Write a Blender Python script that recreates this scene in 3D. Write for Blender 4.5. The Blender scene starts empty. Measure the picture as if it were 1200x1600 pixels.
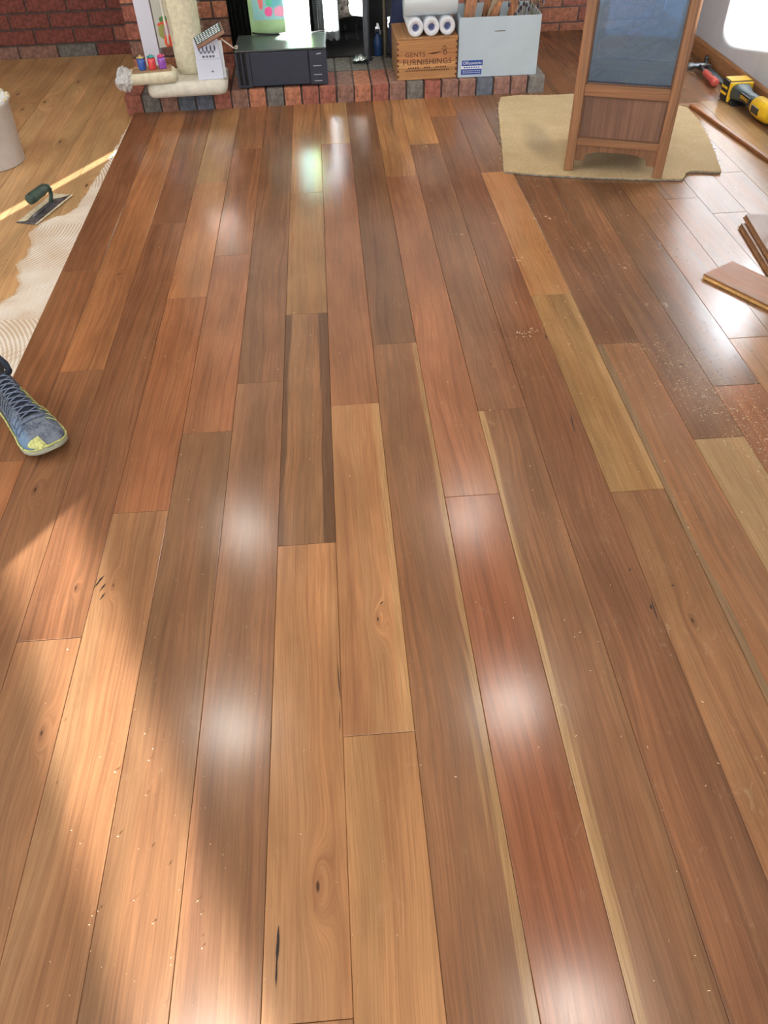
import bpy, bmesh, math, random
from mathutils import Vector, Matrix, noise as mnoise

random.seed(7)
SC = bpy.context.scene
COL = SC.collection

# ------------------------------------------------------------------ camera
F_PX, PIT, ROL, YAW = 1179.9, 0.797484, -0.0358885, -0.0460932
CAMPOS = Vector((0.9676, 0.0, 1.2543))
fw = Vector((0, math.cos(PIT), -math.sin(PIT)))
up = Vector((0, math.sin(PIT), math.cos(PIT)))
rt = Vector((1, 0, 0))
cr, sr = math.cos(ROL), math.sin(ROL)
c_right, c_up = rt * cr + up * sr, up * cr - rt * sr
Rz = Matrix.Rotation(YAW, 3, 'Z')
c_right, c_up, c_fw = Rz @ c_right, Rz @ c_up, Rz @ fw
cam = bpy.data.cameras.new('camera')
cam.sensor_fit = 'HORIZONTAL'; cam.sensor_width = 36; cam.lens = 36 * F_PX / 1200
cam.clip_start = 0.02; cam.clip_end = 100
cam_o = bpy.data.objects.new('camera', cam); COL.objects.link(cam_o)
M = Matrix((c_right, c_up, -c_fw)).transposed().to_4x4(); M.translation = CAMPOS
cam_o.matrix_world = M
SC.camera = cam_o

# ------------------------------------------------------------------ world, exposure
SC.view_settings.view_transform = 'Standard'; SC.view_settings.look = 'None'
SC.view_settings.gamma = 1.0; SC.view_settings.use_curve_mapping = False
SC.view_settings.exposure = -0.38
w = bpy.data.worlds.new('sky'); SC.world = w; w.use_nodes = True
bg = w.node_tree.nodes['Background']
bg.inputs[0].default_value = (0.88, 0.94, 1.0, 1); bg.inputs[1].default_value = 1.6
SC.cycles.max_bounces = 8
SC.cycles.sample_clamp_indirect = 12.0

# ------------------------------------------------------------------ light of the room
def look_matrix(pos, direction, xaxis=None):
    z = -Vector(direction).normalized()
    x = Vector(xaxis).normalized() if xaxis is not None else (Vector((0, 0, 1)).cross(z)).normalized()
    x = (x - z * x.dot(z)).normalized()
    y = z.cross(x)
    m = Matrix((x, y, z)).transposed().to_4x4(); m.translation = Vector(pos)
    return m
def area(name, pos, direction, sx, sy, power, color=(1, 1, 1), spread=180, shape='RECTANGLE', xaxis=None):
    l = bpy.data.lights.new(name, 'AREA'); l.shape = shape; l.size = sx
    if shape in ('RECTANGLE', 'ELLIPSE'): l.size_y = sy
    l.energy = power; l.color = color; l.spread = math.radians(spread)
    o = bpy.data.objects.new(name, l); COL.objects.link(o)
    o.matrix_world = look_matrix(pos, direction, xaxis)
    return o
# daylight through the windows: glazed doors behind the photographer, one window in the left wall
area('daylight_rear_window', (0.6, -1.75, 1.25), (0, 1, -0.12), 3.6, 2.0, 58, (1.0, 0.98, 0.94))
area('daylight_left_window', (-3.25, 1.6, 1.45), (1, 0, -0.1), 2.4, 1.2, 70, (1.0, 0.98, 0.95))
# round downlights in the ceiling, in a grid
for dx in (0.2, 1.70):
    for dy in (0.62, 2.03, 3.45):
        area('downlight', (dx, dy, 2.385), (0, 0, -1), 0.19, 0.19, 6.6, (1.0, 0.95, 0.87), 150, 'DISK', (1, 0, 0))
# sunlight from behind: collimated area lights added for the sun, one per bright patch
SUN = Vector((0.472, 0.856, -0.212)).normalized()      # low sun through the glazed doors behind
def beam(name, target, u, length, width, power, spread=0.6, plane=(0, 0, 1), color=(1.0, 0.98, 0.95)):
    """a beam that lights a patch length x width on the plane through target; u = the patch's long direction"""
    u = Vector(u).normalized(); d = SUN; n = Vector(plane); target = Vector(target)
    a = (u - d * u.dot(d)).normalized(); b = d.cross(a)
    fa = a - d * (a.dot(n) / d.dot(n)); fb = b - d * (b.dot(n) / d.dot(n))
    q = n.cross(u)
    area(name, target - d * ((target.y + 1.7) / d.y), d, length / abs(fa.dot(u)), width / abs(fb.dot(q)), power, color, spread, xaxis=a)
beam('sunbeam_floor', (0.497, 0.66, 0), (0.416, -0.909, 0), 1.25, 0.165, 2.1, 0.6)
beam('sunbeam_floor_corner', (0.155, 0.40, 0), (0.416, -0.909, 0), 0.6, 0.10, 0.4, 0.6)
beam('sunbeam_streak', (-0.25, 3.17, -.014), (0.483, 0.876, 0), 1.00, 0.042, 0.42, 0.2)
beam('sunbeam_bag', (0.850, 4.39, 0.42), (0, 0, 1), 0.40, 0.12, 560.0, 0.4, plane=(0, 1, 0))
beam('sunbeam_fireplace', (1.05, 4.53, 0.35), (0, 0, 1), 0.30, 0.24, 14.0, 0.4, plane=(0, 1, 0))
beam('sunbeam_wall', (2.99, 3.72, 0.72), (0, 0, 1), 0.84, 0.88, 750.0, 1.6, plane=(1, 0, 0))
beam('added_glare_beam', (0.26, 4.55, 0.93), (0, 0, 1), 0.26, 0.13, 1500.0, 0.4, plane=(0, 1, 0))  # added beam on the unseen upper chimney, makes a glare spot on the floor

# ------------------------------------------------------------------ helpers: colours, materials
def lin(c):
    c = c / 255.0
    return c / 12.92 if c <= 0.04045 else ((c + 0.055) / 1.055) ** 2.4
def rgb(r, g, b): return (lin(r), lin(g), lin(b), 1.0)

class NT:
    def __init__(self, name):
        self.m = bpy.data.materials.new(name); self.m.use_nodes = True
        self.t = self.m.node_tree; self.n = self.t.nodes; self.l = self.t.links
        self.b = self.n['Principled BSDF']
    def node(self, typ, **kw):
        x = self.n.new(typ)
        for k, v in kw.items(): setattr(x, k, v)
        return x
    def put(self, sock, v):
        if v is None: return
        if isinstance(v, bpy.types.NodeSocket): self.l.new(v, sock)
        elif isinstance(v, (tuple, list)) and hasattr(sock, 'default_value') and not isinstance(sock.default_value, float):
            n = len(sock.default_value); sock.default_value = tuple(v)[:n] if len(v) >= n else tuple(v) + (1.0,) * (n - len(v))
        else: sock.default_value = v
    def math(self, op, a, b=None, c=None, clamp=False):
        x = self.node('ShaderNodeMath', operation=op, use_clamp=clamp)
        self.put(x.inputs[0], a)
        if b is not None: self.put(x.inputs[1], b)
        if c is not None: self.put(x.inputs[2], c)
        return x.outputs[0]
    def mix(self, f, a, b, blend='MIX'):
        x = self.node('ShaderNodeMix', data_type='RGBA', blend_type=blend, clamp_factor=True)
        self.put(x.inputs[0], f); self.put(x.inputs[6], a); self.put(x.inputs[7], b)
        return x.outputs[2]
    def noise(self, vec, scale=1.0, detail=2.0, rough=0.5, dist=0.0, out=0):
        x = self.node('ShaderNodeTexNoise'); self.put(x.inputs['Vector'], vec)
        x.inputs['Scale'].default_value = scale; x.inputs['Detail'].default_value = detail
        x.inputs['Roughness'].default_value = rough; x.inputs['Distortion'].default_value = dist
        return x.outputs[out]
    def ramp(self, f, lo, hi, a=0.0, b=1.0):
        x = self.node('ShaderNodeMapRange', interpolation_type='SMOOTHSTEP')
        self.put(x.inputs[0], f); self.put(x.inputs[1], lo); self.put(x.inputs[2], hi); self.put(x.inputs[3], a); self.put(x.inputs[4], b)
        return x.outputs[0]
    def sep(self, v):
        x = self.node('ShaderNodeSeparateXYZ'); self.put(x.inputs[0], v); return x.outputs
    def comb(self, a, b, c=0.0):
        x = self.node('ShaderNodeCombineXYZ'); self.put(x.inputs[0], a); self.put(x.inputs[1], b); self.put(x.inputs[2], c); return x.outputs[0]
    def attr(self, name, out):
        x = self.node('ShaderNodeAttribute', attribute_type='OBJECT', attribute_name=name); return x.outputs[out]
    def bump(self, h, strength=0.3, dist=0.002):
        x = self.node('ShaderNodeBump'); x.inputs['Strength'].default_value = strength; x.inputs['Distance'].default_value = dist
        self.put(x.inputs['Height'], h); self.l.new(x.outputs[0], self.b.inputs['Normal'])
    def set(self, **kw):
        names = dict(color='Base Color', rough='Roughness', metal='Metallic', spec='Specular IOR Level', coat='Coat Weight',
                     coat_rough='Coat Roughness', trans='Transmission Weight', ior='IOR', alpha='Alpha', sheen='Sheen Weight')
        for k, v in kw.items(): self.put(self.b.inputs[names[k]], v)
        return self

MATS = {}
def plain(name, c, rough=0.6, metal=0.0, var=0.12, scale=30.0, bump=0.0, spec=0.5, stretch=(1, 1, 1)):
    """procedural one-colour material with a little mottling"""
    if name in MATS: return MATS[name]
    t = NT(name)
    tc = t.node('ShaderNodeTexCoord').outputs['Object']
    mp = t.node('ShaderNodeMapping'); t.l.new(tc, mp.inputs[0]); mp.inputs['Scale'].default_value = stretch
    n = t.noise(mp.outputs[0], scale, 4, 0.6)
    c4 = rgb(*c)
    dark = tuple(x * (1 - var * 2) for x in c4[:3]) + (1,)
    lite = tuple(min(1, x * (1 + var)) for x in c4[:3]) + (1,)
    t.set(color=t.mix(t.ramp(n, 0.3, 0.7), dark, lite), rough=rough, metal=metal, spec=spec)
    if bump: t.bump(n, bump, 0.003)
    MATS[name] = t.m
    return t.m

def printed(name, base, blobs, rough=0.55, axes=(0, 2)):
    """flat print: soft-edged coloured ellipses on a ground, laid out in the object's own coordinates"""
    t = NT(name)
    o = t.sep(t.node('ShaderNodeTexCoord').outputs['Object'])
    nz = t.noise(t.node('ShaderNodeTexCoord').outputs['Object'], 60, 3)
    wob = t.math('MULTIPLY', t.math('SUBTRACT', nz, 0.5), 0.6)
    col = rgb(*base)
    for cx, cy, rx, ry, c in blobs:
        dx = t.math('DIVIDE', t.math('SUBTRACT', o[axes[0]], cx), rx)
        dy = t.math('DIVIDE', t.math('SUBTRACT', o[axes[1]], cy), ry)
        d = t.math('ADD', t.math('SQRT', t.math('ADD', t.math('MULTIPLY', dx, dx), t.math('MULTIPLY', dy, dy))), wob)
        col = t.mix(t.ramp(d, 0.9, 1.1, 1.0, 0.0), col, rgb(*c))
    t.set(color=col, rough=rough)
    return t.m

def wood_material(name, rough=0.2, coat=0.0, dust=False, gain=1.0, sat=1.0):
    """Board timber. Per-object: colour = ground tone, tone = darker streak tone, knot = (x, y, radius), edge = (left strip, right strip, half width), edge_tone, streak."""
    t = NT(name)
    oi = t.node('ShaderNodeObjectInfo')
    p = t.sep(t.node('ShaderNodeTexCoord').outputs['Object'])
    seed = t.math('MULTIPLY', oi.outputs['Random'], 71.0)
    x, y = p[0], p[1]
    k = t.sep(t.attr('knot', 'Vector')); kr = t.math('MAXIMUM', k[2], 0.0005)
    dx = t.math('DIVIDE', t.math('SUBTRACT', x, k[0]), kr)
    dy = t.math('DIVIDE', t.math('SUBTRACT', y, k[1]), t.math('MULTIPLY', kr, 3.2))
    r2 = t.math('ADD', t.math('MULTIPLY', dx, dx), t.math('MULTIPLY', dy, dy))
    g = t.math('EXPONENT', t.math('MULTIPLY', r2, -1.0))
    warp = t.noise(t.comb(t.math('ADD', t.math('MULTIPLY', x, 5.0), seed), t.math('MULTIPLY', y, 1.1), seed), 1.0, 2)
    v = t.math('ADD', x, t.math('MULTIPLY', t.math('SUBTRACT', warp, 0.5), 0.085))
    v = t.math('ADD', v, t.math('MULTIPLY', t.math('MULTIPLY', g, kr), 2.2))
    broad = t.noise(t.comb(t.math('MULTIPLY', v, 13.0), t.math('MULTIPLY', y, 0.45), seed), 1.0, 2)
    mid = t.noise(t.comb(t.math('MULTIPLY', v, 75.0), t.math('MULTIPLY', y, 0.8), seed), 1.0, 3, 0.6)
    fine = t.noise(t.comb(t.math('MULTIPLY', v, 420.0), t.math('MULTIPLY', y, 9.0), seed), 1.0, 2)
    pore = t.noise(t.comb(t.math('MULTIPLY', x, 900.0), t.math('MULTIPLY', y, 28.0), seed), 1.0, 2)
    cloud = t.noise(t.comb(t.math('MULTIPLY', x, 9.0), t.math('MULTIPLY', y, 3.0), t.math('ADD', seed, 9.0)), 1.0, 3)
    f = t.math('ADD', t.math('MULTIPLY', broad, 0.55), t.math('MULTIPLY', mid, 0.45))
    st = t.attr('streak', 'Fac')
    f = t.ramp(f, t.math('SUBTRACT', 0.62, t.math('MULTIPLY', st, 0.2)), t.math('ADD', 0.66, t.math('MULTIPLY', st, 0.02)))
    hue = t.noise(t.comb(t.math('ADD', t.math('MULTIPLY', v, 16.0), 3.7), t.math('MULTIPLY', y, 0.7), t.math('ADD', seed, 31.0)), 1.0, 2)
    base = t.mix(1.0, oi.outputs['Color'], t.mix(t.ramp(hue, 0.36, 0.64), (0.92, 0.95, 0.90, 1), (1.10, 1.00, 0.89, 1)), 'MULTIPLY')
    col = t.mix(t.math('MULTIPLY', f, 0.85), base, t.attr('tone', 'Color'))
    # mid-tone lines, fibre, clouds
    col = t.mix(t.ramp(mid, 0.32, 0.62, 0.50, 0.0), col, t.attr('tone', 'Color'))
    ring = t.math('SINE', t.math('ADD', t.math('MULTIPLY', v, 330.0), t.math('MULTIPLY', broad, 22.0)))
    col = t.mix(t.math('MULTIPLY', t.ramp(ring, 0.55, 1.0, 0.0, 0.28), t.ramp(hue, 0.40, 0.62)), col, t.attr('tone', 'Color'))
    col = t.mix(0.5, col, t.mix(t.ramp(fine, 0.3, 0.7), (0.74, 0.72, 0.70, 1), (1.16, 1.16, 1.16, 1)), 'MULTIPLY')
    col = t.mix(1.0, col, t.mix(t.ramp(cloud, 0.3, 0.7), (0.86, 0.84, 0.82, 1), (1.12, 1.13, 1.14, 1)), 'MULTIPLY')
    col = t.mix(t.ramp(pore, 0.66, 0.76, 0.0, 0.35), col, (0.035, 0.016, 0.008, 1))
    # sapwood strips along the long edges
    e = t.sep(t.attr('edge', 'Vector'))
    wob = t.math('MULTIPLY', t.math('SUBTRACT', t.math('ADD', warp, mid), 1.0), 0.045)
    xl = t.math('ADD', t.math('ADD', x, e[2]), wob); xr = t.math('ADD', t.math('SUBTRACT', e[2], x), wob)
    ml = t.ramp(t.math('SUBTRACT', xl, e[0]), -0.004, 0.004, 1.0, 0.0)
    mr = t.ramp(t.math('SUBTRACT', xr, e[1]), -0.004, 0.004, 1.0, 0.0)
    em = t.math('MULTIPLY', t.math('MAXIMUM', ml, mr), 0.62)
    ecol = t.mix(1.0, t.attr('edge_tone', 'Color'), t.mix(t.ramp(fine, 0.3, 0.7), (0.78, 0.76, 0.74, 1), (1.12, 1.12, 1.12, 1)), 'MULTIPLY')
    col = t.mix(em, col, ecol)
    # knot heart
    col = t.mix(t.ramp(r2, 0.02, 0.30, 0.55, 0.0), col, t.attr('tone', 'Color'))
    col = t.mix(t.ramp(t.math('ADD', r2, t.math('MULTIPLY', t.math('SUBTRACT', mid, 0.5), 0.06)), 0.005, 0.03, 0.85, 0.0), col, (0.03, 0.012, 0.006, 1))
    rg = t.math('ADD', t.math('MULTIPLY', cloud, 0.10), rough - 0.05)
    rg = t.math('ADD', rg, t.math('MULTIPLY', pore, 0.05))
    if dust:
        pos = t.node('ShaderNodeNewGeometry').outputs['Position']; ps = t.sep(pos)
        d1 = t.noise(pos, 210, 3, 0.7); d2 = t.noise(pos, 9, 3, 0.6)
        right = t.ramp(ps[0], 0.9, 2.1)
        d3 = t.noise(t.comb(t.math('MULTIPLY', ps[0], 60), t.math('MULTIPLY', ps[1], 25)), 1.0, 4, 0.7, 1.5)
        thr = t.math('SUBTRACT', 0.79, t.math('MULTIPLY', right, t.math('MULTIPLY', d2, 0.15)))
        dm = t.ramp(d1, thr, t.math('ADD', thr, 0.05), 0.0, 0.55)
        film = t.math('MULTIPLY', t.math('MULTIPLY', t.ramp(d3, 0.52, 0.80), t.ramp(d2, 0.45, 0.70)), t.math('ADD', 0.12, t.math('MULTIPLY', right, 0.38)))
        dm = t.math('MAXIMUM', dm, film)
        col = t.mix(dm, col, rgb(205, 178, 140))
        rg = t.math('ADD', rg, t.math('MULTIPLY', dm, 0.5))
    if gain != 1.0: col = t.mix(1.0, col, (gain, gain, gain, 1), 'MULTIPLY')
    hs_ = t.node('ShaderNodeHueSaturation'); hs_.inputs['Hue'].default_value = 0.511; hs_.inputs['Saturation'].default_value = sat; t.put(hs_.inputs['Color'], col); col = hs_.outputs[0]
    t.set(color=col, rough=rg, spec=0.44, coat=coat, coat_rough=0.12)
    t.bump(t.math('ADD', t.math('MULTIPLY', fine, 0.5), t.math('MULTIPLY', pore, -0.4)), 0.05, 0.001)
    MATS[name] = t.m
    return t.m

# ------------------------------------------------------------------ helpers: meshes
def link(name, me, mat, parent=None):
    o = bpy.data.objects.new(name, me); COL.objects.link(o)
    if mat is not None and not me.materials: me.materials.append(mat)
    if parent is not None: o.parent = parent
    return o
def tag(o, label=None, cat=None, group=None, kind=None):
    if label: o['label'] = label
    if cat: o['category'] = cat
    if group: o['group'] = group
    if kind: o['kind'] = kind
    return o
def empty(name, loc=(0, 0, 0), rz=0.0, label=None, cat=None, group=None, kind=None):
    o = bpy.data.objects.new(name, None); COL.objects.link(o); o.empty_display_size = 0.05
    o.location = loc; o.rotation_euler = (0, 0, rz)
    return tag(o, label, cat, group, kind)

class MB:
    """collects shapes, then links them as one mesh object"""
    def __init__(s): s.v = []; s.f = []; s.sm = []
    def add(s, verts, faces, smooth=False):
        k = len(s.v); s.v += [tuple(v) for v in verts]
        for f in faces: s.f.append(tuple(i + k for i in f)); s.sm.append(smooth)
        return s
    def box(s, x0, x1, y0, y1, z0, z1, bev=0.0, mtx=None):
        if bev <= 0:
            V = [(x, y, z) for z in (z0, z1) for y in (y0, y1) for x in (x0, x1)]
            F = [(0, 2, 3, 1), (4, 5, 7, 6), (0, 1, 5, 4), (2, 6, 7, 3), (0, 4, 6, 2), (1, 3, 7, 5)]
            if mtx: V = [mtx @ Vector(v) for v in V]
            return s.add(V, F)
        bm = bmesh.new(); bmesh.ops.create_cube(bm, size=1.0)
        for v in bm.verts:
            v.co = Vector(((x0 + x1) / 2 + v.co.x * (x1 - x0), (y0 + y1) / 2 + v.co.y * (y1 - y0), (z0 + z1) / 2 + v.co.z * (z1 - z0)))
        bmesh.ops.bevel(bm, geom=bm.edges[:], offset=bev, segments=2, affect='EDGES', profile=0.5)
        bm.verts.index_update()
        V = [v.co.copy() for v in bm.verts]
        if mtx: V = [mtx @ v for v in V]
        s.add(V, [tuple(v.index for v in f.verts) for f in bm.faces]); bm.free()
        return s
    def prism(s, pts, z0, z1, mtx=None, smooth=False):
        """pts: polygon in XY (counter-clockwise), extruded z0..z1"""
        n = len(pts)
        V = [(x, y, z0) for x, y in pts] + [(x, y, z1) for x, y in pts]
        if mtx: V = [mtx @ Vector(v) for v in V]
        F = [tuple(range(n - 1, -1, -1)), tuple(range(n, 2 * n))]
        s.add(V, F)
        k = len(s.v) - 2 * n
        for i in range(n):
            s.f.append((k + i, k + (i + 1) % n, k + n + (i + 1) % n, k + n + i)); s.sm.append(smooth)
        return s
    def lathe(s, prof, n=32, mtx=None, cap=True):
        V = []; F = []
        for r, z in prof:
            for i in range(n):
                a = 2 * math.pi * i / n; V.append(Vector((r * math.cos(a), r * math.sin(a), z)))
        m = len(prof)
        for j in range(m - 1):
            for i in range(n):
                F.append((j * n + i, j * n + (i + 1) % n, (j + 1) * n + (i + 1) % n, (j + 1) * n + i))
        if mtx: V = [mtx @ v for v in V]
        s.add(V, F, True)
        if cap:
            k = len(s.v) - len(V)
            if prof[0][0] > 1e-6: s.f.append(tuple(k + i for i in range(n - 1, -1, -1))); s.sm.append(False)
            if prof[-1][0] > 1e-6: s.f.append(tuple(k + (m - 1) * n + i for i in range(n))); s.sm.append(False)
        return s
    def tube(s, pts, r, n=8, closed=False):
        P = [Vector(p) for p in pts]; R = r if isinstance(r, (list, tuple)) else [r] * len(P)
        V = []; F = []
        ref = None
        for i, p in enumerate(P):
            a = P[max(i - 1, 0)]; b = P[min(i + 1, len(P) - 1)]
            d = (b - a).normalized()
            if ref is None: ref = Vector((0, 0, 1)) if abs(d.z) < 0.9 else Vector((1, 0, 0))
            x = (ref - d * ref.dot(d)).normalized(); ref = x; y = d.cross(x)
            for k in range(n):
                t = 2 * math.pi * k / n
                V.append(p + (x * math.cos(t) + y * math.sin(t)) * R[i])
        for i in range(len(P) - 1):
            for k in range(n):
                F.append((i * n + k, i * n + (k + 1) % n, (i + 1) * n + (k + 1) % n, (i + 1) * n + k))
        s.add(V, F, True)
        k0 = len(s.v) - len(V)
        s.f.append(tuple(k0 + i for i in range(n - 1, -1, -1))); s.sm.append(False)
        s.f.append(tuple(k0 + (len(P) - 1) * n + i for i in range(n))); s.sm.append(False)
        return s
    def loft(s, sections, closed_ring=True, caps=True, smooth=True):
        n = len(sections[0]); V = [p for sec in sections for p in sec]; F = []
        for j in range(len(sections) - 1):
            for i in range(n if closed_ring else n - 1):
                F.append((j * n + i, j * n + (i + 1) % n, (j + 1) * n + (i + 1) % n, (j + 1) * n + i))
        s.add(V, F, smooth)
        if caps:
            k = len(s.v) - len(V)
            s.f.append(tuple(k + i for i in range(n - 1, -1, -1))); s.sm.append(False)
            s.f.append(tuple(k + (len(sections) - 1) * n + i for i in range(n))); s.sm.append(False)
        return s
    def grid(s, nx, ny, fn, smooth=True):
        V = [fn(i / nx, j / ny) for j in range(ny + 1) for i in range(nx + 1)]
        F = [(j * (nx + 1) + i, j * (nx + 1) + i + 1, (j + 1) * (nx + 1) + i + 1, (j + 1) * (nx + 1) + i) for j in range(ny) for i in range(nx)]
        return s.add(V, F, smooth)
    def mesh(s, name):
        me = bpy.data.meshes.new(name); me.from_pydata([tuple(v) for v in s.v], [], s.f)
        me.polygons.foreach_set('use_smooth', s.sm); me.update()
        return me
    def build(s, name, mat, parent=None):
        return link(name, s.mesh(name), mat, parent)

def lettering(name, text, size, mat, mtx, parent, extrude=0.0004, align='CENTER', sx=1.0, spacing=1.0):
    cu = bpy.data.curves.new(name, 'FONT'); cu.body = text; cu.size = size; cu.extrude = extrude
    cu.align_x = align; cu.align_y = 'CENTER'; cu.resolution_u = 2; cu.space_character = spacing
    tmp = bpy.data.objects.new('tmp_text', cu); COL.objects.link(tmp)
    dg = bpy.context.evaluated_depsgraph_get()
    me = bpy.data.meshes.new_from_object(tmp.evaluated_get(dg))
    bpy.data.objects.remove(tmp); bpy.data.curves.remove(cu)
    me.materials.clear(); me.name = name
    me.transform(mtx @ Matrix.Diagonal((sx, 1, 1, 1)))
    return link(name, me, mat, parent)
FRONT = Matrix.Rotation(math.pi / 2, 4, 'X')     # text upright, facing -Y

# ------------------------------------------------------------------ room shell
XR, YB, XL, YF, ZC = 2.99, 5.17, -3.3, -1.9, 2.4
m_paint = plain('wall_paint', (214, 220, 228), 0.7, var=0.03, scale=6, bump=0.04)
m_ceil = plain('ceiling_paint', (232, 230, 224), 0.8, var=0.02, scale=4)
def struct(name, mb, mat, parent=None):
    return tag(mb.build(name, mat, parent), kind='structure')
struct('ceiling', MB().box(XL - .1, XR + .1, YF - .1, YB + .1, ZC, ZC + .1), m_ceil)
wall_right = struct('wall_right', MB().box(XR, XR + .1, YF, YB, -.1, ZC), m_paint)
wl = MB()
for (a, b, c, d) in ((YF, .4, -.1, ZC), (2.8, YB, -.1, ZC), (.4, 2.8, -.1, .85), (.4, 2.8, 2.05, ZC)): wl.box(XL - .1, XL, a, b, c, d)
struct('wall_left', wl, m_paint)
wf = MB()
for (a, b, c, d) in ((XL, -2.9, -.1, ZC), (2.6, XR, -.1, ZC), (-2.9, 2.6, -.1, .12), (-2.9, 2.6, 2.28, ZC)): wf.box(a, b, YF - .1, YF, c, d)
struct('wall_front', wf, m_paint)
bb = MB().prism([(0, 0), (.018, 0), (.018, .066), (.012, .075), (0, .075)], 0, YB - YF,
                mtx=Matrix(((-1, 0, 0, XR), (0, 0, 1, YF), (0, 1, 0, 0), (0, 0, 0, 1))))

m_skirt = plain('skirting_timber', (168, 122, 82), 0.4, var=0.15, scale=10, stretch=(20, 1, 20))
struct('baseboard_right', bb, m_skirt)

# ------------------------------------------------------------------ floor: old pine boards below, new hardwood boards on top
W = 0.13
m_sub = plain('underfloor', (60, 42, 30), 0.9)
floor = struct('floor', MB().box(XL, XR, YF, YB, -0.12, -0.034), m_sub)
m_board = wood_material('hardwood_board', 0.165, dust=True, sat=0.93)
m_pine = wood_material('old_pine_board', 0.5, sat=0.88)

def plank_mesh(name, wd, ln, th, ch=0.0009):
    a, b = wd / 2, ln / 2
    V = [(-a, -b, -th), (a, -b, -th), (a, b, -th), (-a, b, -th), (-a, -b, -ch), (a, -b, -ch), (a, b, -ch), (-a, b, -ch),
         (-a + ch, -b + ch, 0), (a - ch, -b + ch, 0), (a - ch, b - ch, 0), (-a + ch, b - ch, 0)]
    Fc = [(0, 3, 2, 1), (8, 9, 10, 11)] + [(i, (i + 1) % 4, 4 + (i + 1) % 4, 4 + i) for i in range(4)] + [(4 + i, 4 + (i + 1) % 4, 8 + (i + 1) % 4, 8 + i) for i in range(4)]
    me = bpy.data.meshes.new(name); me.from_pydata(V, [], Fc); return me
def l3(c): return [lin(c[0]), lin(c[1]), lin(c[2])]
def timber(o, c1, c2=None, knot=(0, 0, 0.0), edge=(-1, -1), etone=(190, 150, 100), streak=0.4, half=W / 2, soften=False):
    c2 = c2 or tuple(v * 0.66 for v in c1)
    if soften:
        c1 = tuple(v * .68 + m * .32 for v, m in zip(c1, (160, 112, 80))); c2 = tuple(v * .78 + m * .22 for v, m in zip(c2, (150, 104, 76)))
    o.color = rgb(*c1); o['tone'] = l3(c2); o['knot'] = [float(v) for v in knot] if knot[2] else [9.0, 9.0, 0.01]
    o['edge'] = [float(edge[0]), float(edge[1]), half]; o['edge_tone'] = l3(etone); o['streak'] = float(streak)
    return o
def plank(x0, x1, y0, y1, z, mat, parent, name, c1, c2=None, th=0.0135, tilt=0.25, **kw):
    wd, ln = x1 - x0 - 0.0006, y1 - y0 - 0.0008
    me = plank_mesh(name, wd, ln, th)
    o = link(name, me, mat, parent)
    o.location = ((x0 + x1) / 2, (y0 + y1) / 2, z)
    o.rotation_euler = (random.uniform(-.02, .02) * math.pi / 180, random.uniform(-tilt, tilt) * math.pi / 180, 0)
    if 'knot' in kw:      # given in room coordinates
        kx, ky, kr = kw['knot']; kw['knot'] = (kx - o.location.x, ky - o.location.y, kr)
    return timber(o, c1, c2, half=wd / 2, soften=True, **kw)

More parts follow.
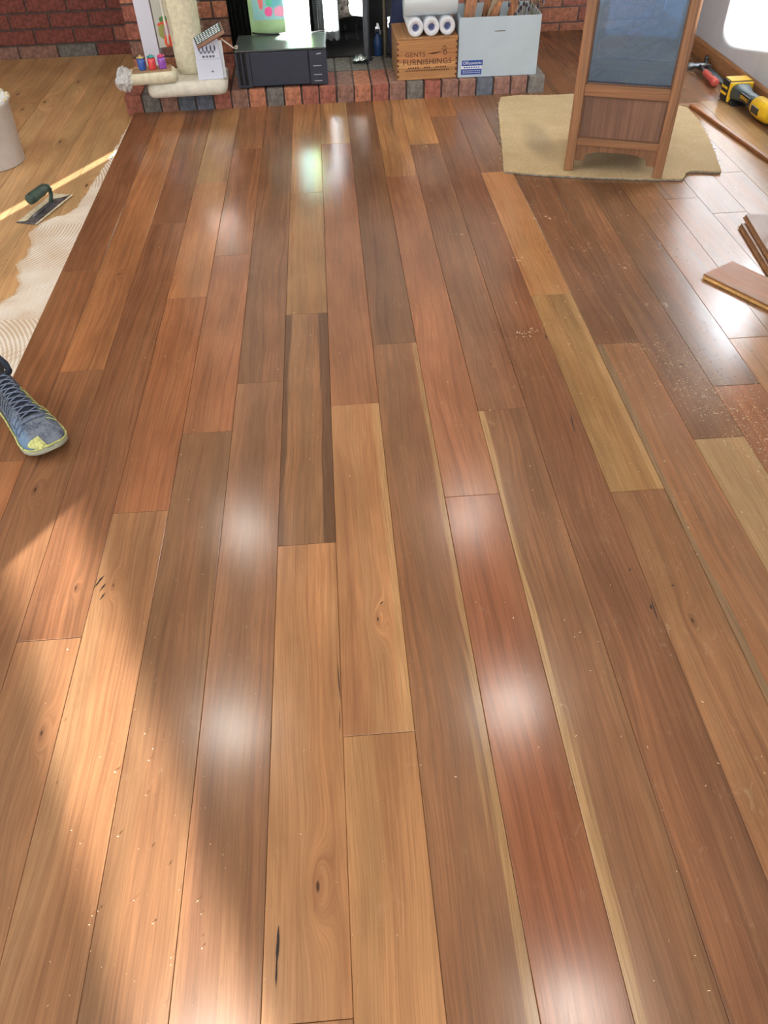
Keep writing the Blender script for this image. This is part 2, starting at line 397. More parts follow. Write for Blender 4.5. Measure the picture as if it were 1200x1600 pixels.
HY = 4.068          # front of the hearth
END = -1.85
PL = {  # column: [(far end, ground tone, streak tone, options)], nearest last
 0: [(HY, (124, 70, 44), (84, 46, 30), {}), (2.478, (132, 76, 48), (96, 54, 34), {}), (1.494, (164, 92, 56), (120, 64, 40), {}), (0.35, (140, 86, 58), None, {})],
 1: [(HY, (168, 100, 60), None, {}), (3.776, (172, 100, 58), (128, 70, 42), dict(knot=(.205, 2.44, .010))), (1.876, (128, 76, 50), (88, 50, 34), dict(knot=(.185, 1.38, .018)))],
 2: [(HY, (128, 72, 46), None, {}), (2.812, (132, 76, 50), (62, 34, 24), dict(streak=.8, knot=(.35, 1.06, .008))), (0.929, (142, 92, 64), (112, 68, 46), dict(knot=(.36, .72, .012)))],
 3: [(HY, (176, 126, 82), (120, 80, 50), dict(streak=.8)), (3.169, (180, 108, 66), (138, 78, 48), {}), (2.257, (154, 84, 52), (106, 52, 32), dict(streak=.6)), (1.279, (156, 106, 74), (122, 72, 46), dict(streak=.5, knot=(.43, 1.06, .012)))],
 4: [(HY, (136, 82, 52), None, {}), (3.523, (146, 86, 58), None, {}), (2.531, (154, 86, 56), (116, 60, 38), {}), (1.558, (132, 86, 58), (92, 56, 38), dict(streak=.8))],
 5: [(HY, (132, 78, 50), None, {}), (3.667, (122, 76, 54), (88, 52, 38), {}), (1.764, (142, 90, 64), (98, 62, 46), dict(streak=.7))],
 6: [(HY, (178, 114, 68), None, {}), (3.021, (160, 108, 66), (126, 80, 46), {}), (2.113, (142, 92, 62), (106, 66, 44), dict(edge=(.016, .026), etone=(66, 42, 32))), (1.14, (178, 116, 74), (140, 82, 52), dict(knot=(.862, .415, .020))), (0.236, (170, 108, 70), None, {})],
 7: [(HY, (190, 140, 88), (140, 92, 54), {}), (3.528, (152, 84, 54), (114, 58, 36), {}), (1.637, (180, 118, 76), (142, 84, 54), dict(knot=(.99, .92, .016), edge=(-1, .020), etone=(186, 136, 88))), (0.666, (184, 124, 78), (146, 90, 56), dict(streak=.6))],
 8: [(HY, (116, 72, 50), (78, 46, 34), dict(streak=.6)), (1.916, (140, 84, 56), (96, 64, 46), dict(streak=.8, edge=(-1, .012), etone=(170, 126, 80)))],
 9: [(HY, (178, 114, 68), None, {}), (3.137, (160, 88, 58), (122, 64, 42), {}), (1.258, (140, 68, 42), (108, 48, 30), dict(streak=.2))],
 10: [(HY, (190, 124, 74), None, {}), (3.468, (130, 78, 54), (96, 54, 38), dict(knot=(1.37, 1.78, .008))), (1.573, (140, 90, 62), (100, 62, 44), dict(streak=.7, edge=(.020, -1), etone=(188, 144, 96)))],
 11: [(HY, (166, 96, 52), None, {}), (3.807, (124, 70, 48), (84, 44, 32), {}), (1.918, (126, 74, 50), (88, 48, 34), dict(streak=.6, knot=(1.56, .905, .006)))],
 12: [(HY, (146, 88, 62), None, {}), (3.123, (200, 132, 80), (160, 92, 52), dict(knot=(1.68, 2.42, .010))), (2.141, (160, 116, 68), (124, 84, 48), dict(edge=(-1, .02), etone=(186, 138, 90), streak=.3)), (1.237, (148, 94, 62), (104, 62, 42), dict(knot=(1.62, .86, .014)))],
 13: [(HY, (120, 76, 54), (86, 54, 40), {}), (1.845, (152, 94, 62), (104, 70, 50), dict(edge=(.018, -1), etone=(132, 108, 80)))],
 14: [(HY, (130, 84, 60), (92, 58, 42), dict(knot=(1.90, 1.72, .016))), (1.403, (190, 148, 104), (150, 112, 74), {}), (.3, (150, 96, 62), None, {})],
 15: [(HY, (118, 80, 60), (86, 58, 44), {}), (1.613, (164, 94, 64), (120, 62, 42), {})],
 16: [(5.15, (126, 80, 54), None, {}), (3.95, (140, 90, 60), None, {}), (1.834, (168, 114, 76), (124, 80, 50), {})],
 17: [(5.15, (120, 72, 46), None, {}), (4.4, (132, 86, 60), None, {}), (2.78, (140, 94, 66), None, {}), (1.2, (150, 96, 64), None, {})],
 18: [(5.15, (128, 78, 50), None, {}), (3.6, (150, 104, 74), None, {}), (2.64, (140, 92, 64), None, {}), (.9, (130, 80, 54), None, {})],
 19: [(5.15, (120, 72, 48), None, {}), (4.0, (146, 98, 68), None, {}), (2.993, (150, 100, 70), None, {}), (1.4, (130, 80, 54), None, {})],
 20: [(5.15, (126, 76, 48), None, {}), (3.80, (178, 132, 92), (146, 100, 66), {}), (2.2, (150, 100, 70), None, {})],
 21: [(5.15, (128, 82, 56), None, {}), (3.82, (196, 156, 112), (160, 118, 80), {}), (2.4, (150, 100, 70), None, {})],
 22: [(5.15, (118, 84, 62), None, {}), (3.1, (128, 88, 64), None, {})],
}
TILT = {(6, 0): 0.0, (3, 1): -.1, (4, 1): .1, (4, 3): .05, (5, 2): -.15, (9, 2): .1}
for i, segs in PL.items():
    x0 = i * W; x1 = min(x0 + W, XR - .019)
    for k, (yt, c1, c2, kw) in enumerate(segs):
        yb = segs[k + 1][0] if k + 1 < len(segs) else END
        o = plank(x0, x1, yb, yt, 0.0, m_board, floor, 'plank', c1, c2, **dict(kw))
plank(2.034, 2.08, HY, 5.15, 0.0, m_board, floor, 'plank', (128, 76, 48))
# old pine boards, bare where the new floor is not yet laid
PW = 0.102
for i in range(-33, 2):
    x0 = i * PW - 0.02
    if i % 2: cuts = [5.16, 3.1 + random.uniform(-.6, .6), END]
    else: cuts = [5.16, 1.4 + random.uniform(-.6, .6), END]
    for a, b in zip(cuts, cuts[1:]):
        s = random.uniform(-10, 8)
        kx = x0 + random.uniform(.02, .08); ky = random.uniform(max(b, 2.4), max(a, 2.5)) if a > 2.6 else random.uniform(b, a)
        plank(x0, x0 + PW, b, a, -0.0138, m_pine, floor, 'pine_plank', (214 + s, 164 + s, 104 + s), (176 + s, 116 + s, 64 + s), th=.019, tilt=.1, knot=(kx, ky, .026 + .022 * random.random()), streak=.25)

# ------------------------------------------------------------------ brick walls
m_mortar_d = plain('mortar', (84, 74, 70), 0.9, var=0.2, scale=80, bump=0.4)
def brick_mat(name, c, var=0.22):
    return plain(name, c, 0.85, var=var, scale=45, bump=0.5)
BR = dict(red=brick_mat('brick_red', (152, 92, 76)), darkred=brick_mat('brick_dark_red', (122, 66, 56)), orange=brick_mat('brick_orange', (178, 116, 88)),
          brown=brick_mat('brick_brown', (138, 102, 88)), grey=brick_mat('brick_grey', (112, 108, 102)), blue=brick_mat('brick_blue_grey', (92, 98, 108)),
          pale=brick_mat('brick_pale', (140, 122, 112)))
BRICK = {}
def brick_me(lx, lz, dep, mk):
    key = (round(lx, 3), round(lz, 3), round(dep, 3), mk)
    if key not in BRICK:
        c = .003
        a, b = lx / 2, lz / 2
        V = [(-a, dep, -b), (a, dep, -b), (a, dep, b), (-a, dep, b), (-a, c, -b), (a, c, -b), (a, c, b), (-a, c, b), (-a + c, 0, -b + c), (a - c, 0, -b + c), (a - c, 0, b - c), (-a + c, 0, b - c)]
        Fc = [(3, 2, 1, 0), (8, 9, 10, 11)] + [(i, (i + 1) % 4, 4 + (i + 1) % 4, 4 + i) for i in range(4)] + [(4 + i, 4 + (i + 1) % 4, 8 + (i + 1) % 4, 8 + i) for i in range(4)]
        me = bpy.data.meshes.new('brick'); me.from_pydata(V, [], Fc); me.materials.append(BR[mk]); BRICK[key] = me
    return BRICK[key]
def lay(parent, x0, x1, y, z0, z1, mk):
    """one brick, its face on the plane y, proud of the mortar behind"""
    o = bpy.data.objects.new('brick', brick_me(x1 - x0, z1 - z0, .012, mk)); COL.objects.link(o); o.parent = parent
    o.location = ((x0 + x1) / 2, y + random.uniform(-.0012, .0012), (z0 + z1) / 2)
    o.rotation_euler = (random.uniform(-.004, .004), 0, random.uniform(-.004, .004))
    return o
PX, PZ, JT = 0.2265, 0.0795, 0.0085
def course(parent, xa, xb, y, z0, z1, off, cols, stuff=None):
    k = math.floor((xa - off) / PX)
    while off + k * PX < xb:
        a, b = max(off + k * PX, xa) , min(off + (k + 1) * PX - JT, xb); k += 1
        if b - a < .012: continue
        mk = random.choice(cols)
        if stuff is None: lay(parent, a, b, y, z0, z1, mk)
        else: stuff.box(a, b, y, y + .012, z0, z1)
wall_back = struct('wall_back', MB().box(XL, XR, YB + .006, YB + .12, -.1, ZC), m_mortar_d)
def face(parent, xa, xb, y, offs, cols, zbot, first, holes=None, ztop=0.60, zmax=None):
    z = zbot; r = 0; st = MB()
    while z < (zmax or ZC) - .02:
        zt = first if r == 0 else z + PZ - JT
        off = offs[r % 2]
        spans = [(xa, xb)]
        if holes and zt < holes[2]: spans = [(xa, holes[0]), (holes[1], xb)]
        for a, b in spans:
            course(parent, a, b, y, z, min(zt, ZC), off, cols if r else ['grey', 'brown', 'darkred'] if xa < -1 else cols, None if z < ztop else st)
        z = zt + JT; r += 1
    tag(st.build('upper_bricks', BR['red'], parent), kind='stuff')
face(wall_back, -1.9, -0.06, YB, (-.61, -.492), ['darkred', 'darkred', 'red'], -.03, .046)
face(wall_back, 2.05, XR, YB, (2.37, 2.475), ['orange', 'orange', 'red'], -.03, .033)

CY = 4.55          # front of the chimney breast
OX0, OX1, OZ = 0.475, 1.40, 0.80
ch = MB()
ch.box(-.055, OX0, CY + .006, YB, -.03, ZC).box(OX1, 2.07, CY + .006, YB, -.03, ZC).box(OX0, OX1, CY + .006, YB, OZ, ZC)
wall_ch = struct('wall_chimney', ch, m_mortar_d)
face(wall_ch, -.055, 2.07, CY, (.06, .174), ['red', 'brown', 'red', 'orange'], .0, .110, holes=(OX0, OX1, OZ + .02), zmax=.80)
reflector_pl = MB().box(-.055, 2.07, CY - .004, CY + .02, .80, ZC - .001).build('added_reflector_panel', m_ceil, wall_ch)  # added white panel, unseen, gives the floor something bright to reflect
m_soot = plain('soot_black', (26, 26, 28), 0.8, var=0.3, scale=12, bump=0.3)
fb = MB()
fb.box(OX0 - .002, OX0 + .012, CY, 5.06, .0, OZ).box(OX1 - .012, OX1 + .002, CY, 5.06, 0, OZ).box(OX0, OX1, 5.05, 5.10, 0, OZ).box(OX0, OX1, CY + .01, 5.06, OZ - .012, OZ + .002).box(OX0, OX1, CY + .001, 5.06, 0, .078)
tag(fb.build('firebox_lining', m_soot, wall_ch), label='sooty black lining of the open fireplace')

# ------------------------------------------------------------------ hearth of bricks on edge
HZ = 0.077
hearth = empty('hearth', (0, 0, 0), label='raised brick hearth in front of the fireplace, edged with upright bricks', cat='hearth')
MB().box(-.03, 2.028, HY + .008, CY, -.03, HZ - .008).build('mortar_bed', m_mortar_d, hearth)
seq = 'red grey brown blue blue red brown orange grey orange red red brown orange red brown grey red brown brown blue brown brown grey'.split()
HB = {}
def hearth_brick(mk, row):
    key = (mk, row)
    if key not in HB:
        ln = .228
        me = MB().box(-.039, .039, 0, ln, -.09, 0, .0035).mesh('brick'); me.materials.append(BR[mk]); HB[key] = me
    return HB[key]
for row in range(2):
    for i in range(24):
        mk = seq[i] if row == 0 else ('grey' if 10 < i < 17 else random.choice(['red', 'brown', 'brown', 'red', 'grey']))
        o = bpy.data.objects.new('brick', hearth_brick(mk, row)); COL.objects.link(o); o.parent = hearth
        o.location = (-.035 + .086 * (i + .5) + random.uniform(-.001, .001), HY + row * .236 + random.uniform(-.002, .002), HZ - .001 + random.uniform(-.001, .0005))
        o.rotation_euler = (0, random.uniform(-.006, .006), random.uniform(-.008, .008))
T = HZ + .0005      # top of the hearth

# ------------------------------------------------------------------ black appliance
m_blk = plain('black_plastic', (30, 36, 52), 0.35, var=0.08)
m_blktop = plain('grey_black_top', (66, 74, 72), 0.3, var=0.1)
m_slot = plain('slot_black', (8, 8, 10), 0.7)
m_silver = plain('silver_print', (190, 195, 200), 0.3, metal=0.7, var=0.03)
ap = empty('appliance', (0.525, 4.085, T), math.radians(-.6), 'black box-shaped appliance with vent slots and button panel, below the green bag', 'appliance')
AW, AD, AH = .435, .27, .163
MB().box(.004, AW - .004, .012, AD, .004, AH - .006, .003).build('body', m_blk, ap)
MB().box(0, AW, .0, AD, AH - .009, AH, .004).build('top_panel', m_blktop, ap)
MB().box(.07, AW - .088, 0, .014, .008, AH - .010, .003).build('front_door', m_blk, ap)
cp = MB().box(AW - .085, AW, 0, .016, .004, AH - .010, .003).build('control_panel', m_blk, ap)
for z in (.085, .047, .02): MB().box(AW - .066, AW - .028, -.0012, .002, z, z + .0025).build('button_line', m_silver, cp)
MB().prism([(AW - .05, .134), (AW - .028, .136), (AW - .024, .140), (AW - .044, .139)], -.0, .0012, mtx=Matrix(((1, 0, 0, 0), (0, 0, -1, 0.0005), (0, 1, 0, 0), (0, 0, 0, 1)))).build('badge', m_silver, cp)
MB().box(0, .068, .002, .012, .004, .014).box(0, .010, .002, .012, .014, AH - .01).box(.026, .034, .002, .012, .014, AH - .01).box(.050, .068, .002, .012, .014, AH - .01).build('vent_frame', m_blk, ap)
for x in (.010, .034): MB().box(x, x + .016, .008, .0125, .014, AH - .01).build('vent_slot', m_slot, ap)
for x in (.03, AW - .03):
    for y in (.04, AD - .03): MB().lathe([(.01, 0), (.01, .004)], 12, Matrix.Translation((x, y, 0))).build('foot', m_slot, ap)
MB().box(AW - .0885, AW - .0865, .004, AD - .004, AH - .002, AH + .0003).build('top_seam', m_slot, ap)
# power cord lying on it
cord = MB().tube([(0.60, 4.352, .249), (.63, 4.345, .2455), (.68, 4.335, .2445), (.74, 4.335, .2445), (.80, 4.338, .2445), (.86, 4.338, .2445), (.885, 4.33, .2445), (.90, 4.32, .247), (.93, 4.325, .250), (.96, 4.335, .246)], .004, 8).build('power_cord', m_slot)
cord.parent = ap; cord.matrix_parent_inverse = ap.matrix_basis.inverted()

# ------------------------------------------------------------------ green bag with a fruit print
bx0, bx1, by = .595, .885, 4.395
bag = empty('shopping_bag', ((bx0 + bx1) / 2, by, T), 0, 'pale green shopping bag with bright fruit print behind the appliance', 'bag')
m_bag = plain('bag_green', (168, 205, 150), 0.5, var=0.06, scale=12)
hw = (bx1 - bx0) / 2
def bag_front(u, v):
    x = (u - .5) * 2 * hw; z = v * .46
    return (x * (1 + .02 * math.sin(v * 3)), -.006 * math.sin(u * math.pi) * math.sin(v * math.pi) + .004 * math.sin(u * 9 + v * 5), z)
bm_ = MB().grid(14, 18, bag_front); bm_.grid(14, 18, lambda u, v: (-(u - .5) * 2 * hw * 1.0, .10 + .004 * math.sin(u * 8), v * .46))
for sx in (-1, 1):
    bm_.grid(4, 18, (lambda sx: lambda u, v: (sx * (hw * (1 + .02 * math.sin(v * 3)) - .014 * math.sin(u * math.pi)), (u if sx > 0 else 1 - u) * .10 + (.004 * math.sin(9 * (sx > 0) + v * 5) if (u == 0) == (sx > 0) else 0), v * .46))(sx))
bm_.box(-hw, hw, 0.003, .10, 0, .004)
bm_.build('bag_body', m_bag, bag)
m_print = printed('bag_print', (150, 205, 205), [(-.02, .33, .05, .06, (110, 190, 200)), (-.075, .40, .05, .09, (150, 210, 215)), (-.03, .385, .030, .040, (235, 185, 60)), (-.035, .37, .016, .05, (240, 150, 50)),
    (.00, .335, .022, .022, (60, 165, 110)), (-.05, .25, .020, .020, (235, 90, 150)), (.005, .25, .030, .022, (240, 160, 190)), (-.085, .30, .012, .04, (240, 120, 120)), (.04, .30, .014, .014, (245, 170, 70)), (-.045, .29, .014, .018, (90, 190, 150)), (-.02, .21, .06, .006, (240, 150, 120))])
def pr(u, v):
    x, y, z = bag_front(.07 + u * .80, .47 + v * .53); return (x, y - .0012, z)
MB().grid(12, 12, pr).build('fruit_print', m_print, bag)
# ------------------------------------------------------------------ mesh spark curtains, log, things in the fireplace
def mesh_mat(name, c1, c2, rough):
    t = NT(name)
    u = t.sep(t.node('ShaderNodeTexCoord').outputs['Object'])
    zig = t.math('MULTIPLY', t.math('PINGPONG', u[0], .011), 1.1)
    s = t.math('SINE', t.math('MULTIPLY', t.math('ADD', u[2], zig), 2 * math.pi / .0075))
    t.set(color=t.mix(t.ramp(s, -.3, .5), rgb(*c1), rgb(*c2)), rough=rough, metal=.85)
    t.bump(s, .8, .003)
    return t.m
m_mesh = mesh_mat('steel_mesh', (40, 44, 48), (205, 215, 220), .32)
m_meshd = mesh_mat('dark_mesh', (16, 18, 18), (58, 66, 62), .5)
def curtain(name, x0, x1, y, zb, zt, folds, mat, label, grp, amp=.010):
    o = empty(name, ((x0 + x1) / 2, y, T), 0, label, 'fire curtain', grp)
    hwid = (x1 - x0) / 2
    def fn(u, v): return ((u - .5) * 2 * hwid, amp * math.sin(u * folds * 2 * math.pi), zb - T + v * (zt - zb) - .012 * abs(math.sin(u * folds * math.pi)) * (1 - v))
    mb = MB().grid(folds * 8, 10, fn)
    mb.build('mesh_panel', mat, o)
    MB().tube([(-hwid - .005, 0, zt - T), (hwid + .005, 0, zt - T)], .005, 8).build('rod', m_slot, o)
curtain('spark_curtain', .478, .60, 4.535, HZ + .006, .79, 5, m_meshd, 'dark pleated spark curtain hanging beside the green bag', 'fireplace curtains')
curtain('spark_curtain', .905, 1.035, 4.53, .168, .79, 4, m_mesh, 'shiny silver mesh spark curtain with zigzag weave', 'fireplace curtains')
m_bark = plain('bleached_bark', (196, 190, 180), 0.8, var=0.45, scale=38, bump=.8)
def log(name, loc, L, r, rz, ry, label, cat='log', mat=None, seed=1):
    o = empty(name, loc, rz, label, cat)
    secs = []
    for j in range(9):
        x = -L / 2 + L * j / 8; ring = []
        for i in range(14):
            a = 2 * math.pi * i / 14
            rr = r * (1 + .22 * mnoise.noise(Vector((x * 9 + seed, math.cos(a) * 1.3, math.sin(a) * 1.3))))
            p_ = Matrix.Rotation(ry, 3, 'Y') @ Vector((x, rr * math.cos(a), rr * math.sin(a)))
            ring.append(p_)
        secs.append(ring)
    MB().loft(secs).build('bark', mat or m_bark, o)
    return o
log('firewood_log', (1.10, 4.70, .285), .14, .065, .15, .05, 'pale bleached log lying in the fireplace behind the mesh', seed=3)
MB_g = empty('fire_grate', (1.10, 4.78, HZ + .001), 0, 'black iron grate holding the logs in the fireplace', 'grate')
for k in range(6): MB().box(-.15 + k * .06, -.14 + k * .06, -.13, .13, .05, .062).build('bar', m_soot, MB_g)
for sx in (-.15, .15):
    for sy in (-.1, .1): MB().box(sx - .008, sx + .008, sy - .008, sy + .008, 0, .05).build('leg', m_soot, MB_g)
m_steel = plain('dark_steel', (60, 64, 70), 0.4, metal=.6)
tl = empty('fire_poker', (1.172, 4.47, T), 0, 'dark steel fireside post standing in front of the logs', 'fire tool')
MB().lathe([(.03, 0), (.03, .006), (.017, .012), (.017, .42)], 16).build('shaft', m_steel, tl)
MB().lathe([(.017, .42), (.024, .44), (.018, .46), (0, .465)], 16).build('knob', m_steel, tl)
m_foil = plain('foil', (200, 215, 215), 0.25, metal=.9, var=.2, scale=60, bump=.6)
fo = MB(); 
fo.grid(9, 7, lambda u, v: ((u - .5) * .085, (v - .5) * .06, .012 + .022 * abs(mnoise.noise(Vector((u * 4, v * 4, 2.2)))) + .02 * math.sin(u * math.pi) * math.sin(v * math.pi)))
fo.grid(9, 7, lambda u, v: (-(u - .5) * .085, (v - .5) * .06, .001), False)
o = fo.build('crumpled_foil', m_foil); o.location = (1.135, 4.43, T); tag(o, 'crumpled silver foil scrap on the dark fireplace floor', 'foil')
m_bluep = plain('blue_plastic', (34, 66, 116), 0.4)
bo = empty('spray_bottle', (1.232, 4.53, T), 0, 'small blue bottle standing between the dark posts in the fireplace', 'bottle')
MB().lathe([(.018, 0), (.021, .004), (.021, .075), (.010, .095), (.010, .104)], 20).build('bottle_body', m_bluep, bo)
MB().lathe([(.012, .104), (.012, .120), (0, .121)], 16).build('cap', m_blk, bo)
m_brownrod = plain('bronze_rod', (74, 66, 50), 0.5, metal=.3)
o = empty('fireside_rod', (1.268, 4.50, T), 0, 'thin brown rod upright beside the navy cloth in the fireplace', 'rod')
MB().lathe([(.018, 0), (.018, .005), (.008, .010), (.008, .45)], 12).build('shaft', m_brownrod, o)
MB().lathe([(.008, .45), (.013, .46), (0, .475)], 12).build('tip', m_brownrod, o)
m_navy = plain('navy_cloth', (22, 32, 66), 0.8, var=.15, scale=18, bump=.3)
nb = empty('navy_bag', (1.385, 4.485, T), 0, 'dark navy cloth bag standing behind the wooden crate', 'bag')
def navy(u, v):
    a = u * 2 * math.pi; k = 1 - .25 * v
    return (.098 * k * math.copysign(abs(math.cos(a)) ** .6, math.cos(a)) * (1 + .06 * math.sin(v * 14 + u * 8)), .048 * k * math.copysign(abs(math.sin(a)) ** .6, math.sin(a)), v * .44)
MB().grid(28, 16, navy).box(-.08, .08, -.035, .035, 0.0, .004).build('bag_body', m_navy, nb)
MB().tube([(-.05, -.03, .43), (-.04, -.035, .50), (0, -.035, .53), (.04, -.035, .50), (.05, -.03, .43)], .008, 8).build('handle', m_navy, nb)

# ------------------------------------------------------------------ wooden crate with lettering
m_crate = wood_material('crate_timber', .5, sat=.9)
cr_ = empty('wooden_crate', (1.444, 4.092, T), math.radians(1.0), 'small varnished wooden crate stencilled with furnishings lettering, under the white rolls', 'crate')
CW, CD, CH = .146, .275, .172
def crate_part(name, mb, c1, c2=None, parent=cr_):
    o = mb.build(name, m_crate, parent); timber(o, c1, c2, streak=.3, half=.5); return o
for z0, z1, c in ((0, .050, (186, 122, 66)), (.0505, .075, (206, 146, 84)), (.0755, CH, (182, 114, 58))):
    # boards run sideways, so the grain frame is turned
    mb = MB().box(z0, z1, -CW, CW, 0, .010, .0012)
    o = crate_part('front_board', mb, c, tuple(v * .75 for v in c))
    o.matrix_local = Matrix(((0, -1, 0, 0), (0, 0, 1, 0), (1, 0, 0, 0), (0, 0, 0, 1)))
for sx in (-1, 1):
    o = crate_part('side_board', MB().box(-CH / 2, CH / 2, -.132, .132, -.005, .005, .0012), (150, 96, 54))
    o.matrix_local = Matrix(((0, 0, 1, sx * (CW - .005)), (0, 1, 0, .0105 + .132), (-1, 0, 0, CH / 2), (0, 0, 0, 1)))
crate_part('back_board', MB().box(-CW, CW, CD, CD + .01, 0, CH), (150, 96, 54))
crate_part('base_board', MB().box(-CW + .01, CW - .01, .01, CD, 0, .008), (150, 96, 54))
o = crate_part('lid', MB().box(-CW - .002, CW + .002, -.002, CD + .01, CH, CH + .008, .002), (170, 112, 64))
m_ink = plain('stencil_ink', (78, 34, 22), 0.7, var=.2, scale=200)
for k in range(7):
    z = .012 + k * .0235
    for sx in (-1, 1): MB().box(sx * (CW - .004) - .004, sx * (CW - .004) + .004, -.0006, .002, z, z + .009).build('finger_joint', m_ink, cr_)
def tm(x, z): return Matrix.Translation((x, -.0002, z)) @ FRONT
lettering('lettering', 'GENTS', .030, m_ink, tm(-.058, .108), cr_, sx=1.0, spacing=1.1)
lettering('lettering', 'FURNISHINGS', .036, m_ink, tm(0.0, .076), cr_, sx=1.0, spacing=1.08)
for row, (z, n, wd) in enumerate(((.052, 17, .19), (.040, 26, .215))):
    for i in range(n):
        if row == 0 and i in (5, 6, 10, 11): continue
        x = -wd / 2 + wd * (i + .5) / n
        MB().box(x - wd / n * .30, x + wd / n * .30, -.0007, 0, z - .003, z + .003).build('stencil_mark', m_ink, cr_)
ic = MB()
ic.prism([(-.005, .113), (.030, .108), (.060, .114), (.075, .120), (.060, .1185), (.030, .1155)], 0, .0008, mtx=Matrix(((1, 0, 0, 0), (0, 0, -1, 0.0002), (0, 1, 0, 0), (0, 0, 0, 1))))
for (px, pz) in ((.083, .131), (.086, .112)):
    ic.tube([(px + .0085 * math.cos(a * .524), -.0004, pz + .0085 * math.sin(a * .524)) for a in range(13)], .0013, 5)
ic.build('scissors_emblem', m_ink, cr_)

# ------------------------------------------------------------------ white rolls on the crate
m_white = plain('white_paper', (226, 230, 236), 0.45, var=.03, scale=10)
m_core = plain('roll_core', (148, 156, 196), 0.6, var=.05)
m_film = NT('plastic_film').set(color=rgb(225, 240, 240), rough=.08, alpha=.28, spec=.8).m
CT = T + CH + .008 + .0008
ROT90 = Matrix.Rotation(-math.pi / 2, 4, 'X')
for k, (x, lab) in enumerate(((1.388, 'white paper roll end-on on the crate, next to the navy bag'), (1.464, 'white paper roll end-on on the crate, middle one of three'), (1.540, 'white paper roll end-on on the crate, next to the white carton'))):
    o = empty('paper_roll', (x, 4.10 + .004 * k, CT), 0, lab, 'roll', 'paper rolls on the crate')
    r = .0372
    mt = Matrix.Translation((0, 0, r)) @ ROT90
    MB().lathe([(.0165, .012), (.0165, 0), (r - .002, 0), (r, .002), (r, .262), (r - .002, .264), (.0165, .264), (.0165, .012)], 40, mt, cap=False).build('paper', m_white, o)
    MB().lathe([(.0160, .004), (.0160, .26), (.0145, .26), (.0145, .004), (.0160, .004)], 28, mt, cap=False).build('core', m_core, o)
    MB().lathe([(.0142, .06), (.0, .06)], 24, mt, cap=False).build('core_shade_plug', m_core, o)  # disc added inside the core to stand for its shaded hollow
o = empty('wrapped_roll', (1.462, 4.165, CT + .0745), 0, 'large white roll wrapped in clear film lying across three rolls', 'roll')
r = .058
mt = Matrix.Translation((-.125, 0, r)) @ Matrix.Rotation(math.pi / 2, 4, 'Y')
MB().lathe([(.018, 0), (r - .004, 0), (r, .004), (r, .246), (r - .004, .25), (.018, .25)], 44, mt, cap=False).build('paper', m_white, o)
MB().lathe([(.02, -.003), (r, -.002), (r + .002, .003), (r + .0025, .247), (r, .252), (.02, .253)], 44, mt, cap=False).build('film_wrap', m_film, o)
MB().lathe([(.0175, .002), (.0175, .248)], 24, mt, cap=False).build('core', m_core, o)

# ------------------------------------------------------------------ white carton with kindling
m_card = plain('white_carton', (190, 206, 216), 0.6, var=.03, scale=5)
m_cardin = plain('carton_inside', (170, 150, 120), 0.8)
bxo = empty('cardboard_box', (1.789, 4.088, T), math.radians(-1.2), 'open white cardboard carton with blue label, filled with kindling', 'box')
BW, BD, BH = .192, .27, .252
def panel(name, mb): return mb.build(name, m_card, bxo)
hx, hz0, hz1 = .026, .190, .206
fp = MB()
fp.box(-BW, -hx, 0, .004, 0, BH).box(hx, BW, 0, .004, 0, BH).box(-hx, hx, 0, .004, 0, hz0).box(-hx, hx, 0, .004, hz1, BH)
panel('front_panel', fp)
MB().box(-hx, hx, .002, .0045, hz0 + .004, hz1 + .01).build('hand_hole_flap', m_card, bxo)
for sx in (-1, 1): panel('side_panel', MB().box(sx * BW - .002, sx * BW + .002, .004, BD, 0, BH))
panel('back_panel', MB().box(-BW, BW, BD, BD + .004, 0, BH)); panel('base_panel', MB().box(-BW, BW, .004, BD, 0, .004))
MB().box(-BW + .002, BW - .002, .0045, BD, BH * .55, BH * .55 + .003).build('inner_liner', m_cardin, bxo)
m_lblue = plain('label_blue', (38, 72, 150), 0.5, var=.04); m_lwhite = plain('label_white', (236, 240, 245), 0.5, var=.02)
lb = MB().box(-.178, -.078, -.0010, 0, .012, .074).build('label_sticker', m_lwhite, bxo)
MB().box(-.176, -.074, -.0016, -.0008, .050, .074).build('blue_band', m_lblue, lb)
MB().box(-.178, -.078, -.0016, -.0008, .012, .036).build('blue_band', m_lblue, lb)
lettering('lettering', 'Officeworks', .0185, m_lwhite, Matrix.Translation((-.125, -.0017, .062)) @ FRONT, lb, .0003)
for i in range(7): MB().box(-.165 + i * .0115, -.165 + i * .0115 + .008, -.0014, -.0009, .041, .0455).build('print_mark', m_lblue, lb)
for r_ in range(2):
    for i in range(9): MB().box(-.170 + i * .0098, -.170 + i * .0098 + .007, -.0020, -.0015, .027 - r_ * .008, .0295 - r_ * .008).build('print_mark', m_lwhite, lb)
panel('tape_strip', MB().box(.068, .112, -.0006, 0, 0, BH))
m_wood1 = plain('kindling_orange', (160, 108, 72), 0.7, var=.3, scale=14, bump=.5, stretch=(4, 4, 1))
m_wood2 = plain('kindling_grey', (150, 130, 106), 0.8, var=.3, scale=14, bump=.5, stretch=(4, 4, 1))
BXM = Matrix.Translation((1.789, 4.088, T)) @ Matrix.Rotation(math.radians(-1.2), 4, 'Z')
